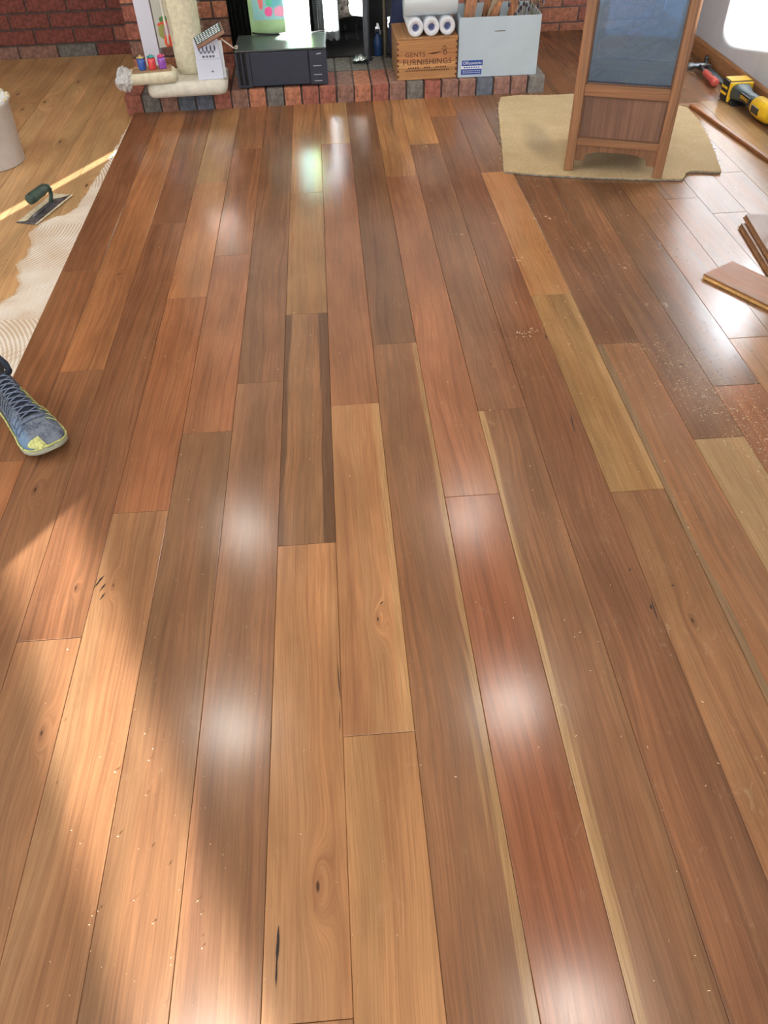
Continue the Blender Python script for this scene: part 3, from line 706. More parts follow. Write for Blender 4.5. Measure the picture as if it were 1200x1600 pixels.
def kindling(x, y, z0, z1, wd, th, lean, rz, mat, label, seed):
    p0 = BXM @ Vector((x, y, z0))
    o = empty('kindling_piece', p0, rz, label, 'firewood', 'kindling in the white carton')
    secs = []
    for j in range(8):
        v = j / 7; z = v * (z1 - z0); ring = []
        for i in range(8):
            a = 2 * math.pi * i / 8 + .4
            n_ = mnoise.noise(Vector((math.cos(a) * 1.1 + seed, math.sin(a) * 1.1, v * 2.6)))
            k = 1 + .55 * n_; k *= (1 - .55 * v ** 4)
            ring.append((math.cos(a) * wd * k + lean * z, math.sin(a) * th * k, z + .02 * n_))
        secs.append(ring)
    MB().loft(secs, smooth=False).build('splinter', mat, o)
kindling(-.148, .06, .145, .335, .034, .016, .10, .2, m_wood1, 'broad orange-brown bark slab in the carton corner near the rolls', 1)
kindling(-.085, .05, .145, .300, .022, .014, .55, -.2, m_wood1, 'short forked orange splinter rising in the white carton', 4)
kindling(-.075, .11, .145, .360, .016, .016, .20, .1, m_wood1, 'thin brown stick behind the forked splinter', 7)
kindling(-.035, .08, .145, .345, .030, .014, .15, .3, m_wood2, 'pale grey-brown bark sheet in the middle of the carton', 9)
kindling(.030, .06, .145, .350, .022, .016, .28, -.1, m_wood1, 'thick orange-brown stick leaning in the middle of the carton', 13)
kindling(-.12, .16, .145, .350, .03, .018, -.1, .5, m_wood2, 'dull bark piece at the back of the white carton', 17)
m_dry = plain('dried_stems', (120, 104, 76), 0.9, var=.4, scale=60); m_dryd = plain('dried_heads', (70, 56, 62), 0.9, var=.5, scale=90)
dp = empty('dried_flowers', BXM @ Vector((.125, .10, .145)), 0, 'bunch of dried grey-purple flowers poking out of the white carton', 'dried flowers')
for k in range(30):
    a, b = random.uniform(-.055, .06), random.uniform(-.07, .07)
    h = random.uniform(.10, .21)
    tip = Vector((a * 1.6, b * 1.3, h)); mid = Vector((a * 1.1, b, h * .55))
    MB().tube([(a * .8, b * .8, 0), mid, tip], .0013, 5).build('stem', m_dry, dp)
    MB().lathe([(0, -.012), (.006, -.006), (.0075, 0), (.005, .008), (0, .013)], 7, Matrix.Translation(tip)).build('flower_head', m_dryd if k % 3 else m_dry, dp)

# ------------------------------------------------------------------ pile at the left of the hearth
m_foam = plain('white_wadding', (222, 218, 204), 0.9, var=.06, scale=40, bump=.5)
m_cream = plain('cream_wadding', (226, 220, 192), 0.95, var=.07, scale=50, bump=.6)
def rounded_slab(mb, hx, hy, h, r, n=7, wob=.003, seed=0):
    secs = []
    ring2 = []
    for q, (cx, cy) in enumerate(((hx - r, hy - r), (-hx + r, hy - r), (-hx + r, -hy + r), (hx - r, -hy + r))):
        for i in range(n):
            a = q * math.pi / 2 + i * math.pi / 2 / (n - 1); ring2.append((cx, cy, math.cos(a), math.sin(a)))
    for k in range(7):
        t = math.pi * k / 6; inset = (1 - math.sin(t)) * h * .38; z = h / 2 - math.cos(t) * h / 2
        ring = []
        for cx, cy, ca, sa in ring2:
            nn = mnoise.noise(Vector((cx * 18 + ca + seed, cy * 18 + sa, z * 30))) * wob
            ring.append((cx + ca * (r - inset + nn), cy + sa * (r - inset + nn), z + (nn if 0 < k < 6 else 0)))
        secs.append(ring)
    return mb.loft(secs)
o = rounded_slab(MB(), .19, .135, .065, .04).build('foam_slab', m_foam); o.location = (.285, 4.125, T); o.rotation_euler = (0, 0, math.radians(2))
tag(o, 'large white padded slab lying on the hearth edge, under the cream roll', 'padding')
o = empty('padded_bundle', (.135, 4.028, T + .0665), math.radians(6), 'small cream wadding bundle in clear plastic on the white slab', 'padding')
rounded_slab(MB(), .115, .056, .052, .03, seed=5).build('wadding', m_cream, o)
m_cardb = plain('brown_card', (176, 140, 104), 0.7)
MB().box(-.085, .095, -.045, .045, .053, .0555, .0008).build('backing_card', m_cardb, o)
pl_ = MB()
def crumple(u, v):
    a = u * 2 * math.pi; ph = (v - .5) * math.pi; n_ = mnoise.noise(Vector((math.cos(a) * 2.3, math.sin(a) * 2.3, v * 5)))
    r_ = 1 + .5 * n_
    return (-.125 + .040 * r_ * math.cos(ph) * math.cos(a), -.03 + .06 * r_ * math.cos(ph) * math.sin(a), .028 + .044 * r_ * math.sin(ph))
pl_.grid(20, 12, crumple, False)
m_crump = NT('crumpled_plastic').set(color=rgb(225, 228, 230), rough=.12, alpha=.62, spec=.8).m
pl_.build('crumpled_plastic', m_crump, o)
B0 = Vector((.135, 4.093, T + .0665 + .0565))
for k, (dx, c, lab, gl) in enumerate(((-.035, (40, 90, 175), 'shiny blue thread reel on the padded bundle', 0), (.012, (225, 70, 70), 'shiny red thread reel on the padded bundle', 0), (.058, (150, 80, 185), 'shiny purple thread reel on the padded bundle', 0))):
    t_ = empty('thread_reel', B0 + Vector((dx, -.075 + dx * .1, .0)), .1, lab, 'reel', 'thread reels')
    mm = plain('thread_%d' % k, c, .18, var=.1, scale=120, spec=.8)
    MB().lathe([(.016, 0), (.017, .003), (.0165, .006), (.018, .012), (.018, .042), (.015, .048)], 20).build('thread', mm, t_)
    MB().lathe([(.012, .048), (.018, .050), (.018, .053), (.006, .054), (.006, .060), (0, .060)], 16).build('spool_end', plain('spool_%d' % k, ((200, 180, 120), (60, 160, 160), (215, 70, 120))[k], .3), t_)
# printed white packet standing behind the bundle
m_pk1 = printed('packet_side', (214, 216, 232), [(-.025, .035, .006, .012, (90, 100, 130)), (-.018, .012, .004, .006, (80, 90, 120)), (-.004, .011, .004, .006, (80, 90, 120))], axes=(0, 2))
m_pk2 = printed('packet_fruit', (206, 208, 200), [(-.012, .115, .020, .014, (80, 130, 70)), (-.012, .095, .030, .013, (225, 90, 60)), (-.025, .065, .020, .03, (160, 160, 90)), (.012, .058, .032, .042, (190, 140, 165)), (-.005, .022, .021, .028, (240, 100, 55)), (-.005, .022, .014, .020, (225, 70, 40)), (.015, .15, .010, .008, (120, 130, 130))])
pk = empty('printed_packet', (.142, 4.275, T), math.radians(0), 'tall white packet with vegetable pictures behind the cream roll', 'packet')
PH = .35
MB().box(-.070, .004, 0, .10, 0, PH, .001).build('carton_side', m_pk1, pk)
q_ = MB().box(-.055, .055, 0, .003, 0, PH)
o = q_.build('picture_face', m_pk2, pk); o.location = (.0585, .020, .145); o.rotation_euler = (0, 0, math.radians(20))
pk.children[0].location = (-.004, 0, .0)
for c_ in pk.children: pass
# cream roll standing on the slab
cwz = T + .0665
wr = empty('wadding_roll', (.303, 4.172, cwz), 0, 'tall fluffy cream roll of wadding standing on the white slab', 'roll')
secs = []
for j in range(15):
    v = j / 14; ring = []
    for i in range(30):
        a = 2 * math.pi * i / 30
        r_ = (.068 + .012 * v) * (1 + .05 * mnoise.noise(Vector((math.cos(a) * 1.4, math.sin(a) * 1.4, v * 4))))
        ring.append((r_ * math.cos(a), r_ * .9 * math.sin(a), v * .44))
    secs.append(ring)
MB().loft(secs).build('wadding', m_cream, wr)
sp = []
for k in range(40):
    t = k / 39 * 2 * math.pi * 1.7; sp.append(((.012 + .0085 * t * .9) * math.cos(t) * .8, (.012 + .0085 * t * .9) * math.sin(t) * .75, .441))
MB().tube(sp, .003, 5).build('spiral_end', m_foam, wr)
fz = MB()
for k in range(220):
    a = random.uniform(-.5, 1.9) - 1.2; z = random.uniform(.05, .44); r_ = .077
    p0 = Vector((r_ * math.cos(a), r_ * .9 * math.sin(a), z)); d_ = Vector((math.cos(a), math.sin(a), random.uniform(-.6, .8))) * random.uniform(.006, .020)
    fz.tube([p0 - d_ * .3, p0 + d_], [.0006, .0002], 3)
tag(fz.build('loose_fibres', m_cream, wr), kind='stuff')
# cord loop over the roll
o = MB().tube([(.262, 4.104, cwz + .40), (.236, 4.110, cwz + .37), (.226, 4.116, cwz + .30), (.225, 4.118, cwz + .23), (.226, 4.12, cwz + .17), (.222, 4.124, cwz + .128)], .0052, 8).build('white_cord', m_foam)
tag(o, 'soft white cord hanging down the side of the cream roll', 'cord')
# folded card in front of the roll
m_cards = printed('card_print', (214, 220, 238), [(x, .125, .0032, .013, (40, 44, 60)) for x in (-.036, -.018, 0, .018, .036)] + [(x + .004, .110, .0065, .006, (120, 125, 145)) for x in (-.032, -.014, .004, .022)] + [(x, .093, .006, .005, (90, 95, 115)) for x in (-.02, -.004, .012, .026)] + [(.012, .032, .006, .004, (120, 125, 150))])
cd = empty('folded_card', (.408, 4.022, T + .0665), math.radians(4), 'white folded card with small black figures leaning on the cream roll', 'card')
o = MB().box(-.058, .058, -.001, .001, 0, .082).build('lower_leaf', m_cards, cd); o.rotation_euler = (math.radians(-8), 0, 0)
o = MB().box(-.056, .056, -.001, .001, .083, .166).build('upper_leaf', m_cards, cd); o.rotation_euler = (math.radians(-9), 0, 0)
o = MB().box(-.062, .062, .002, .018, 0, .15, .001).build('backing_packet', m_white, cd); o.rotation_euler = (math.radians(-8), 0, 0); o.location = (.010, .012, 0)
# wooden tag with text lines and string
m_tagw = plain('tag_wood', (132, 98, 80), 0.6, var=.2, scale=20); m_tagt = plain('tag_print', (58, 88, 82), 0.5)
tg = empty('wooden_tag', (.432, 4.015, T + .2455), 0, 'small wooden tag with rows of white print tilted above the folded card', 'tag')
Mt = Matrix.Rotation(math.radians(24), 4, 'Y').inverted() @ Matrix.Rotation(math.radians(48), 4, 'X')
mbt = MB().box(-.072, .072, -.028, .028, 0, .007, .001, Mt); mbt.build('wood_slip', m_tagw, tg)
pt = MB().box(-.070, .066, -.012, .027, .0072, .0080, 0, Mt).build('printed_face', m_tagt, tg)
for r_ in range(5):
    for i in range(9):
        x = -.064 + i * .0142; y = -.008 + r_ * .0072
        MB().box(x, x + random.uniform(.007, .012), y, y + .0034, .0080, .0085, 0, Mt).build('print_mark', m_lwhite, pt)
MB().tube([(.05, .01, -.015), (.075, .012, -.035), (.100, .014, -.055), (.115, .02, -.060), (.118, .03, -.052), (.105, .035, -.054)], .0028, 8).build('string', m_foam, tg)

# ------------------------------------------------------------------ carpet offcut and glass cabinet
m_carpet = plain('carpet_backing', (214, 192, 152), 0.95, var=.10, scale=160, bump=.6)
_t = NT('stained_carpet'); _p = _t.node('ShaderNodeTexCoord').outputs['Object']; _q = _t.sep(_p)
_n = _t.noise(_p, 220, 4, .7); _b = _t.noise(_p, 7, 3, .6)
_d = _t.math('ADD', _t.math('POWER', _t.math('DIVIDE', _t.math('SUBTRACT', _q[0], 1.86), .075), 2.0), _t.math('POWER', _t.math('DIVIDE', _t.math('SUBTRACT', _q[1], 3.42), .28), 2.0))
_c = _t.mix(_t.ramp(_n, .3, .7), rgb(186, 162, 122), rgb(220, 198, 156))
_c = _t.mix(_t.math('MULTIPLY', _t.ramp(_t.math('ADD', _d, _t.math('MULTIPLY', _b, 1.2)), .5, 1.7, 1.0, 0.0), .45), _c, rgb(110, 98, 84))
_c = _t.mix(_t.ramp(_b, .35, .65, .0, .25), _c, rgb(168, 140, 96))
_t.set(color=_c, rough=.95); _t.bump(_n, .6, .003); m_carpet = _t.m
m_under = plain('carpet_foam', (150, 146, 138), 0.95, var=.25, scale=90, bump=.5)
CP = [(1.650, 3.108), (1.70, 3.085), (1.795, 3.050), (1.90, 3.022), (2.05, 2.985), (2.20, 2.952), (2.330, 2.932), (2.345, 2.955), (2.362, 2.988), (2.385, 3.004), (2.41, 3.004), (2.45, 2.995), (2.505, 2.982),
      (2.545, 3.15), (2.59, 3.35), (2.622, 3.55), (2.628, 3.72), (2.50, 3.86), (2.30, 3.965), (2.172, 3.985), (2.02, 3.99), (1.90, 4.01), (1.80, 3.995), (1.770, 3.90), (1.752, 3.80), (1.715, 3.55), (1.68, 3.30)]
def rough_outline(pts, step, amp, seed):
    out = []
    for k, (a, b) in enumerate(zip(pts, pts[1:] + pts[:1])):
        L = math.dist(a, b); n = max(1, int(L / step))
        nx, ny = (b[1] - a[1]) / L, -(b[0] - a[0]) / L
        for i in range(n):
            t = i / n; w_ = amp * mnoise.noise(Vector((k * 3.1 + i * .8, seed, 0)))
            out.append((a[0] + (b[0] - a[0]) * t + nx * w_, a[1] + (b[1] - a[1]) * t + ny * w_))
    return out
cpt = empty('carpet_offcut', (0, 0, 0), 0, 'ragged beige carpet offcut under the glass cabinet', 'carpet')
MB().prism(rough_outline(CP, .014, .006, 2), .0012, .0062).build('foam_backing', m_under, cpt)
MB().prism(rough_outline(CP, .014, .004, 9), .0062, .0105).build('woven_face', m_carpet, cpt)
fr = MB()
edge_pts = rough_outline(CP, .006, .004, 9)
for (x, y) in edge_pts:
    if random.random() < .55:
        a = random.uniform(0, 6.28); L = random.uniform(.006, .016)
        fr.tube([(x, y, .008), (x + L * math.cos(a), y + L * math.sin(a), random.uniform(.003, .014))], [.0009, .0005], 3)
tag(fr.build('frayed_fibres', m_carpet, cpt), kind='stuff')

m_cabw = wood_material('cabinet_timber', .32, sat=.88)
m_cabp = wood_material('cabinet_panel_timber', .4, sat=.8)
CZ = .0108
cab = empty('glass_cabinet', (2.066, 3.006, CZ), math.radians(-21.2), 'slender wooden cabinet with glass upper pane standing on the carpet offcut', 'cabinet')
XO, PWD, DEP, HGT = .192, .037, .36, 1.36
def cpart(name, mb, c=(166, 106, 66), mat=None, turn=None, parent=cab):
    """turn='v': grain runs up; 'h': grain runs across"""
    o = mb.build(name, mat or m_cabw, parent); timber(o, c, tuple(v * .66 for v in c), streak=.3, half=.5); return o
VERT = Matrix(((1, 0, 0, 0), (0, 0, -1, 0), (0, 1, 0, 0), (0, 0, 0, 1)))     # local y -> up
HOR = Matrix(((0, 1, 0, 0), (0, 0, -1, 0), (-1, 0, 0, 0), (0, 0, 0, 1)))     # local y -> along x, local x -> down
def vpost(x0, x1, y0, y1, z0, z1, name, c=(166, 106, 66), mat=None, bev=.003):
    o = cpart(name, MB().box(x0, x1, z0, z1, -y1, -y0, bev), c, mat); o.matrix_local = VERT; return o
def hrail(x0, x1, y0, y1, z0, z1, name, c=(160, 100, 62), mat=None, bev=.002):
    o = cpart(name, MB().box(-z1, -z0, x0, x1, -y1, -y0, bev), c, mat); o.matrix_local = HOR; return o
xi = XO - PWD
for sx in (-1, 1):
    for y in (-.0, DEP - PWD):
        a, b = sorted((sx * XO, sx * xi)); vpost(a, b, y, y + PWD, 0, HGT, 'post')
for y in (0, DEP - PWD):
    hrail(-xi, xi, y + .003, y + .030, .2785, .318, 'rail'); hrail(-xi, xi, y + .003, y + .030, .100, .127, 'rail'); hrail(-xi, xi, y + .003, y + .030, HGT - .05, HGT, 'rail')
    vpost(-xi, xi, y + .011, y + .019, .127, .2785, 'lower_panel', (138, 86, 64), m_cabp, 0)
    for z0, z1 in ((.2735, .2785), (.127, .132)): hrail(-xi, xi, y + .006, y + .012, z0, z1, 'beading', (120, 72, 44), bev=0)
    for sx in (-1, 1):
        a, b = sorted((sx * xi, sx * (xi - .005))); vpost(a, b, y + .006, y + .012, .132, .2735, 'beading', (120, 72, 44), bev=0)
        a, b = sorted((sx * xi, sx * (xi - .006))); vpost(a, b, y + .006, y + .014, .3180, HGT - .05, 'glazing_bead', (110, 66, 42), bev=0)
    hrail(-xi, xi, y + .006, y + .014, .318, .324, 'glazing_bead', (110, 66, 42), bev=0)
    # shaped apron
    ap_pts = [(-xi, .0995), (-xi, .040), (-xi + .030, .040), (-xi + .036, .052), (-xi + .038, .062), (-xi + .048, .070), (-xi + .062, .070), (-xi + .070, .076), (-.05, .079), (.05, .079),
              (xi - .070, .076), (xi - .062, .070), (xi - .048, .070), (xi - .038, .062), (xi - .036, .052), (xi - .030, .040), (xi, .040), (xi, .0995)]
    o = cpart('apron', MB().prism(ap_pts, -(y + .022), -(y + .008)), (150, 92, 58)); o.matrix_local = VERT
for sx in (-1, 1):
    for z0, z1 in ((.2785, .318), (.100, .127), (HGT - .05, HGT)):
        o = cpart('side_rail', MB().box(sx * (XO - .020) - .012, sx * (XO - .020) + .012, PWD, DEP - PWD, z0, z1, .002), (150, 94, 58))
    cpart('side_panel', MB().box(sx * (XO - .020) - .004, sx * (XO - .020) + .004, PWD, DEP - PWD, .127, .2785), (138, 86, 64))
    cpart('side_apron', MB().box(sx * (XO - .020) - .006, sx * (XO - .020) + .006, PWD, DEP - PWD, .075, .0995), (150, 92, 58))
cpart('base_board', MB().box(-xi, xi, PWD, DEP - PWD, .270, .279), (140, 90, 58))
cpart('top_board', MB().box(-XO - .012, XO + .012, -.012, DEP + .012, HGT, HGT + .022, .004), (150, 94, 58))
gt = NT('cabinet_glass')  # blue tints below put the bluish sky reflection into the glass colour
lw = gt.node('ShaderNodeFresnel'); lw.inputs[0].default_value = 1.5
tr = gt.node('ShaderNodeBsdfTransparent'); tr.inputs[0].default_value = (.66, .80, .94, 1)
gl = gt.node('ShaderNodeBsdfGlossy'); gl.inputs['Roughness'].default_value = .03; gl.inputs['Color'].default_value = (.72, .87, 1, 1)
mx = gt.node('ShaderNodeMixShader'); gt.l.new(gt.math('MULTIPLY', lw.outputs[0], 2.8, clamp=True), mx.inputs[0]); gt.l.new(tr.outputs[0], mx.inputs[1]); gt.l.new(gl.outputs[0], mx.inputs[2])
gt.l.new(mx.outputs[0], gt.n['Material Output'].inputs['Surface'])
m_glass = gt.m
for y in (.016, DEP - .020): MB().box(-xi, xi, y, y + .004, .318, HGT - .05).build('glass_pane', m_glass, cab)
for sx in (-1, 1): MB().box(sx * (XO - .020) - .002, sx * (XO - .020) + .002, PWD, DEP - PWD, .318, HGT - .05).build('glass_pane', m_glass, cab)

# ------------------------------------------------------------------ wall outlet
m_plas = plain('white_plastic', (232, 236, 240), .3, var=.02)
ou = empty('power_outlet', (XR, 3.985, .245), 0, 'white power outlet low on the painted wall above the skirting', 'outlet')
MB().box(-.010, -.0005, -.058, .058, -.036, .036, .003).build('plate', m_plas, ou)
for sy in (-1, 1): MB().box(-.0125, -.0095, sy * .038 - .006, sy * .038 + .006, .010, .024, .001).build('switch', m_plas, ou)
for sy in (-1, 1): MB().box(-.0105, -.0098, sy * .02 - .002, sy * .02 + .002, -.018, -.004).build('pin_slot', m_slot, ou)

# ------------------------------------------------------------------ loose boards and strip
m_loose = wood_material('loose_board_timber', .42, sat=.95)
m_core_dk = plain('ply_core_dark', (150, 106, 68), .7, var=.15, scale=30, stretch=(1, .1, 1))
m_core_ply = plain('ply_core', (214, 170, 104), .7, var=.15, scale=30, stretch=(1, .1, 1))
def loose_board(name, corner, ang, L, wd, z, c1, label, core, group='loose boards by the wall'):
    """corner: far left corner of the board; ang: direction of its length"""
    o = empty(name, (corner[0], corner[1], z), ang, label, 'board', group)
    me = plank_mesh('face_layer', wd, L, .0065, .0012); f_ = link('face_layer', me, m_loose, o)
    f_.rotation_euler = (0, 0, -math.pi / 2); f_.location = (L / 2, wd / 2, .0145)
    timber(f_, c1, tuple(v * .68 for v in c1), half=wd / 2, soften=True)
    MB().box(.004, L - .004, -.004, wd - .003, .0004, .0078).build('core_layer', core, o)
    MB().box(.004, L - .004, -.008, -.004, .0030, .0055).build('tongue', core, o)
    return o
loose_board('loose_board', (2.134, 2.186), math.atan2(-.863, .505), .50, .142, .0006, (172, 106, 68), 'loose reddish-brown board lying askew with its pale edge showing', m_core_ply)
loose_board('loose_board', (2.394, 2.520), math.atan2(-.99, -.125), .36, .13, .0006, (128, 84, 60), 'lower of two stacked loose boards near the wall', m_core_dk)
loose_board('loose_board', (2.421, 2.556), math.atan2(-.99, -.14), .38, .13, .0155, (140, 104, 84), 'upper of two stacked loose boards near the wall', m_core_dk)
m_strip = wood_material('moulding_timber', .35)
dv = Vector((.076, -.68, 0)); dv.normalize()
ms = empty('timber_strip', (2.652, 3.752, .0006), math.atan2(dv.y, dv.x), 'thin brown timber strip lying beside the carpet offcut', 'strip')
o = MB().prism([(0, 0), (.027, 0), (.027, .008), (.020, .014), (.004, .014), (0, .010)], 0, 1.5, mtx=Matrix(((0, 0, 1, 0), (1, 0, 0, 0), (0, 1, 0, 0), (0, 0, 0, 1)))).build('moulding', m_strip, ms)
timber(o, (140, 82, 48), (100, 56, 34), half=.5)

# ------------------------------------------------------------------ cordless tool, hammer, pry bar by the skirting
m_yel = plain('tool_yellow', (240, 196, 40), .4, var=.05); m_tg = plain('tool_grey', (62, 74, 76), .55, var=.1); m_tk = plain('tool_black', (34, 34, 36), .5, var=.1)
m_red = plain('grip_red', (188, 84, 74), .6, var=.08); m_met = plain('tool_steel', (120, 126, 130), .35, metal=.8, var=.1)
dt = empty('cordless_tool', (2.890, 3.80, .0006), math.radians(-88), 'yellow and black cordless tool lying by the wall, battery end towards the hammer', 'power tool')
bt = MB().box(-.055, .018, -.058, .058, .0, .092, .010).build('battery', m_tk, dt)
for z in (.026, .052): MB().box(-.0565, -.0540, -.044, .044, z, z + .010, .001).build('yellow_stripe', m_yel, bt)
MB().box(-.050, .016, -.050, .050, .0905, .0945, .002).build('yellow_top', m_yel, bt)
MB().box(-.048, .010, -.0595, -.057, .030, .040).build('yellow_stripe', m_yel, bt); MB().box(-.048, .010, -.0595, -.057, .055, .065).build('yellow_stripe', m_yel, bt)
MB().box(.018, .030, -.056, .056, .006, .088, .004).build('yellow_collar', m_yel, dt)
secs = []
for x, hy, z0, z1 in ((.030, .050, .012, .084), (.06, .040, .018, .082), (.10, .027, .024, .076), (.16, .025, .024, .076), (.21, .030, .016, .082)):
    ring = []
    for i in range(16):
        a = 2 * math.pi * i / 16; ca, sa = math.cos(a), math.sin(a)
        ring.append((x, hy * math.copysign(abs(ca) ** .7, ca), (z0 + z1) / 2 + (z1 - z0) / 2 * math.copysign(abs(sa) ** .7, sa)))
    secs.append(ring)
MB().loft(secs).build('handle', m_tg, dt)
lbp = MB().box(.085, .185, -.0300, -.0235, .034, .066, .002).build('name_plate', m_tk, dt)
lettering('lettering', 'DEWALT', .021, m_yel, Matrix.Translation((.135, -.0303, .050)) @ FRONT, lbp, .0003)
secs = []
for x, r_ in ((.20, .030), (.215, .040), (.27, .043), (.33, .040), (.36, .030)):
    secs.append([(x, r_ * math.cos(2 * math.pi * i / 18), .046 + r_ * math.sin(2 * math.pi * i / 18)) for i in range(18)])
hs = MB().loft(secs).build('motor_housing', m_yel, dt)
MB().box(.235, .30, -.0445, -.038, .032, .060, .002).build('vent_plate', m_tk, hs)
MB().lathe([(.022, 0), (.020, .03), (.012, .034), (.012, .05)], 18, Matrix.Translation((.36, 0, .046)) @ Matrix.Rotation(math.pi / 2, 4, 'Y')).build('chuck', m_met, dt)
MB().box(.395, .48, -.017, .017, .0445, .0465).build('blade', m_met, dt)
MB().prism([(.028, 0), (.075, 0), (.028, .02)], -.045, .045, mtx=Matrix(((1, 0, 0, 0), (0, 0, -1, 0), (0, 1, 0, .0), (0, 0, 0, 1)))).build('foot_rest', m_tk, dt)

hm = empty('hammer', (2.868, 4.00, .0006), math.radians(86), 'hammer with stubby red grip and grey head beside the skirting', 'hammer')
MB().lathe([(.010, -.004), (.018, 0), (.0205, .012), (.0185, .040), (.0150, .085), (.0165, .13), (.0150, .17), (.012, .175)], 20, Matrix.Translation((0, 0, .0215)) @ Matrix.Rotation(math.pi / 2, 4, 'Y')).build('grip', m_red, hm)
MB().tube([(.17, 0, .0215), (.27, 0, .0235)], .010, 10).build('shaft', m_tk, hm)
MB().lathe([(.014, -.062), (.0165, -.055), (.0165, -.035), (.011, -.028), (.014, -.018), (.014, .020), (.010, .030), (.008, .05), (.002, .065)], 16, Matrix.Translation((.272, 0, .024)) @ Matrix.Rotation(math.pi / 2, 4, 'X')).build('head', m_met, hm)
pb = empty('pry_bar', (2.944, 4.31, .0006), math.radians(-93), 'flat dark grey pry bar between the hammer and the yellow tool', 'pry bar')
MB().box(0, .36, -.014, .014, .002, .010, .002).build('bar', m_tg, pb)
MB().tube([(-.002, 0, .010), (-.02, 0, .018), (-.028, 0, .034), (-.022, 0, .05)], [.010, .012, .012, .010], 8).build('hook', m_tk, pb)

# ------------------------------------------------------------------ adhesive combed on the pine boards
GP = [(-.004, 4.03), (-.012, 3.90), (-.020, 3.70), (-.030, 3.50), (-.050, 3.30), (-.058, 3.12), (-.072, 3.02), (-.095, 2.97), (-.145, 2.955), (-.185, 2.90), (-.205, 2.83), (-.172, 2.73), (-.165, 2.645), (-.185, 2.58), (-.168, 2.53),
      (-.140, 2.44), (-.132, 2.37), (-.170, 2.31), (-.26, 2.26), (-.33, 2.15), (-.34, 1.9), (-.30, 1.6), (-.31, 1.3), (-.29, 1.0), (-.25, .8), (-.004, .75)]
def gx(y):
    for (x0, y0), (x1, y1) in zip(GP, GP[1:]):
        if y0 >= y >= y1: return x0 + (x1 - x0) * (y0 - y) / max(1e-6, y0 - y1)
    return -.01
NYG, NXG = 900, 60
GV, GFc = [], []
def glue_h(x, y):
    # combing arcs: sweeps of the notched trowel
    s_ = int((y + 8) / .34); cy = (s_ + .5) * .34 - 8
    ph = math.hypot(x + .30 + .03 * math.sin(s_ * 2.3), (y - cy) * .75 + .16 * math.cos(s_ * 1.7)) if s_ % 2 else (y - .55 * x + .25 * x * x)
    return .5 + .5 * math.sin(ph * 2 * math.pi / .0125 + .6 * mnoise.noise(Vector((x * 20, y * 20, 1))))
yt, yb2 = 4.02, .76
for j in range(NYG + 1):
    y = yt + (yb2 - yt) * j / NYG
    xl = gx(y) + .010 * mnoise.noise(Vector((y * 22, .3, 0))) + .006 * mnoise.noise(Vector((y * 70, 4.3, 0)))
    xl = min(xl, -.006)
    for i in range(NXG + 1):
        u = i / NXG; x = xl + (-.0015 - xl) * u
        h = glue_h(x, y); edge_ = min(1, min(u * 9, 1))
        GV.append((x, y, -.0135 + edge_ * (.0006 + .0022 * h ** 2)))
for j in range(NYG):
    for i in range(NXG):
        a = j * (NXG + 1) + i; GFc.append((a, a + NXG + 1, a + NXG + 2, a + 1))
gme = bpy.data.meshes.new('adhesive'); gme.from_pydata(GV, [], GFc); gme.polygons.foreach_set('use_smooth', [True] * len(GFc))
g_ = NT('adhesive_film')
pz = g_.sep(g_.node('ShaderNodeNewGeometry').outputs['Position'])
nzg = g_.noise(g_.node('ShaderNodeNewGeometry').outputs['Position'], 9, 3)
hm_ = g_.ramp(g_.math('ADD', pz[2], g_.math('MULTIPLY', g_.math('SUBTRACT', nzg, .5), .003)), -.0130, -.0112)
g_.set(color=g_.mix(hm_, rgb(204, 182, 156), rgb(236, 230, 220)), rough=.45)
o = link('adhesive', gme, g_.m); tag(o, 'white combed flooring adhesive spread over the pine boards beside the new floor', 'adhesive', kind='stuff')

# ------------------------------------------------------------------ notched trowel
m_hand = plain('trowel_handle', (52, 74, 64), .45, var=.3, scale=40); m_blade = plain('trowel_blade', (112, 112, 116), .35, metal=.5, var=.35, scale=35); m_gunk = plain('dried_adhesive', (216, 206, 176), .7, var=.12, scale=60, bump=.5)
tw = empty('notched_trowel', (-.190, 3.035, -.0125), math.atan2(.27, .085), 'notched trowel with dark green handle and adhesive-smeared blade', 'trowel')
TL, TWd = .135, .044
pts = [(-TL, -TWd)]
for i in range(26):     # notches along one long side
    x = -TL + i * TL * 2 / 26; pts += [(x, -TWd), (x + .0055, -TWd), (x + .0055, -TWd + .005), (x + .0100, -TWd + .005)]
pts += [(TL, -TWd), (TL, TWd), (-TL, TWd)]
MB().prism(pts[1:], .0008, .0022).build('blade', m_blade, tw)
MB().prism(rough_outline([(-TL + .02, .012), (TL - .05, .012), (TL - .01, -.03), (TL - .002, -.030), (TL - .004, TWd - .002), (-TL + .01, TWd - .003)], .012, .006, 5), .0023, .0040).build('adhesive_smear', m_gunk, tw)
MB().prism(rough_outline([(-TL - .002, -TWd - .003), (TL, -TWd - .004), (TL, -TWd + .006), (-TL - .002, -TWd + .004)], .012, .004, 6), .0024, .0036).build('adhesive_smear', m_gunk, tw)
MB().tube([(-.085, 0, .006), (.055, 0, .006)], [.006, .007], 8).build('spine', m_blade, tw)
MB().tube([(.045, 0, .006), (.062, 0, .028), (.066, 0, .050), (.055, 0, .064), (.030, 0, .066)], [.008, .008, .009, .012, .014], 10).build('tang', m_hand, tw)
MB().lathe([(.010, 0), (.017, .004), (.020, .03), (.0195, .06), (.021, .095), (.019, .115), (.010, .120)], 20, Matrix.Translation((.045, 0, .066)) @ Matrix.Rotation(-math.pi / 2, 4, 'Y')).build('handle', m_hand, tw)

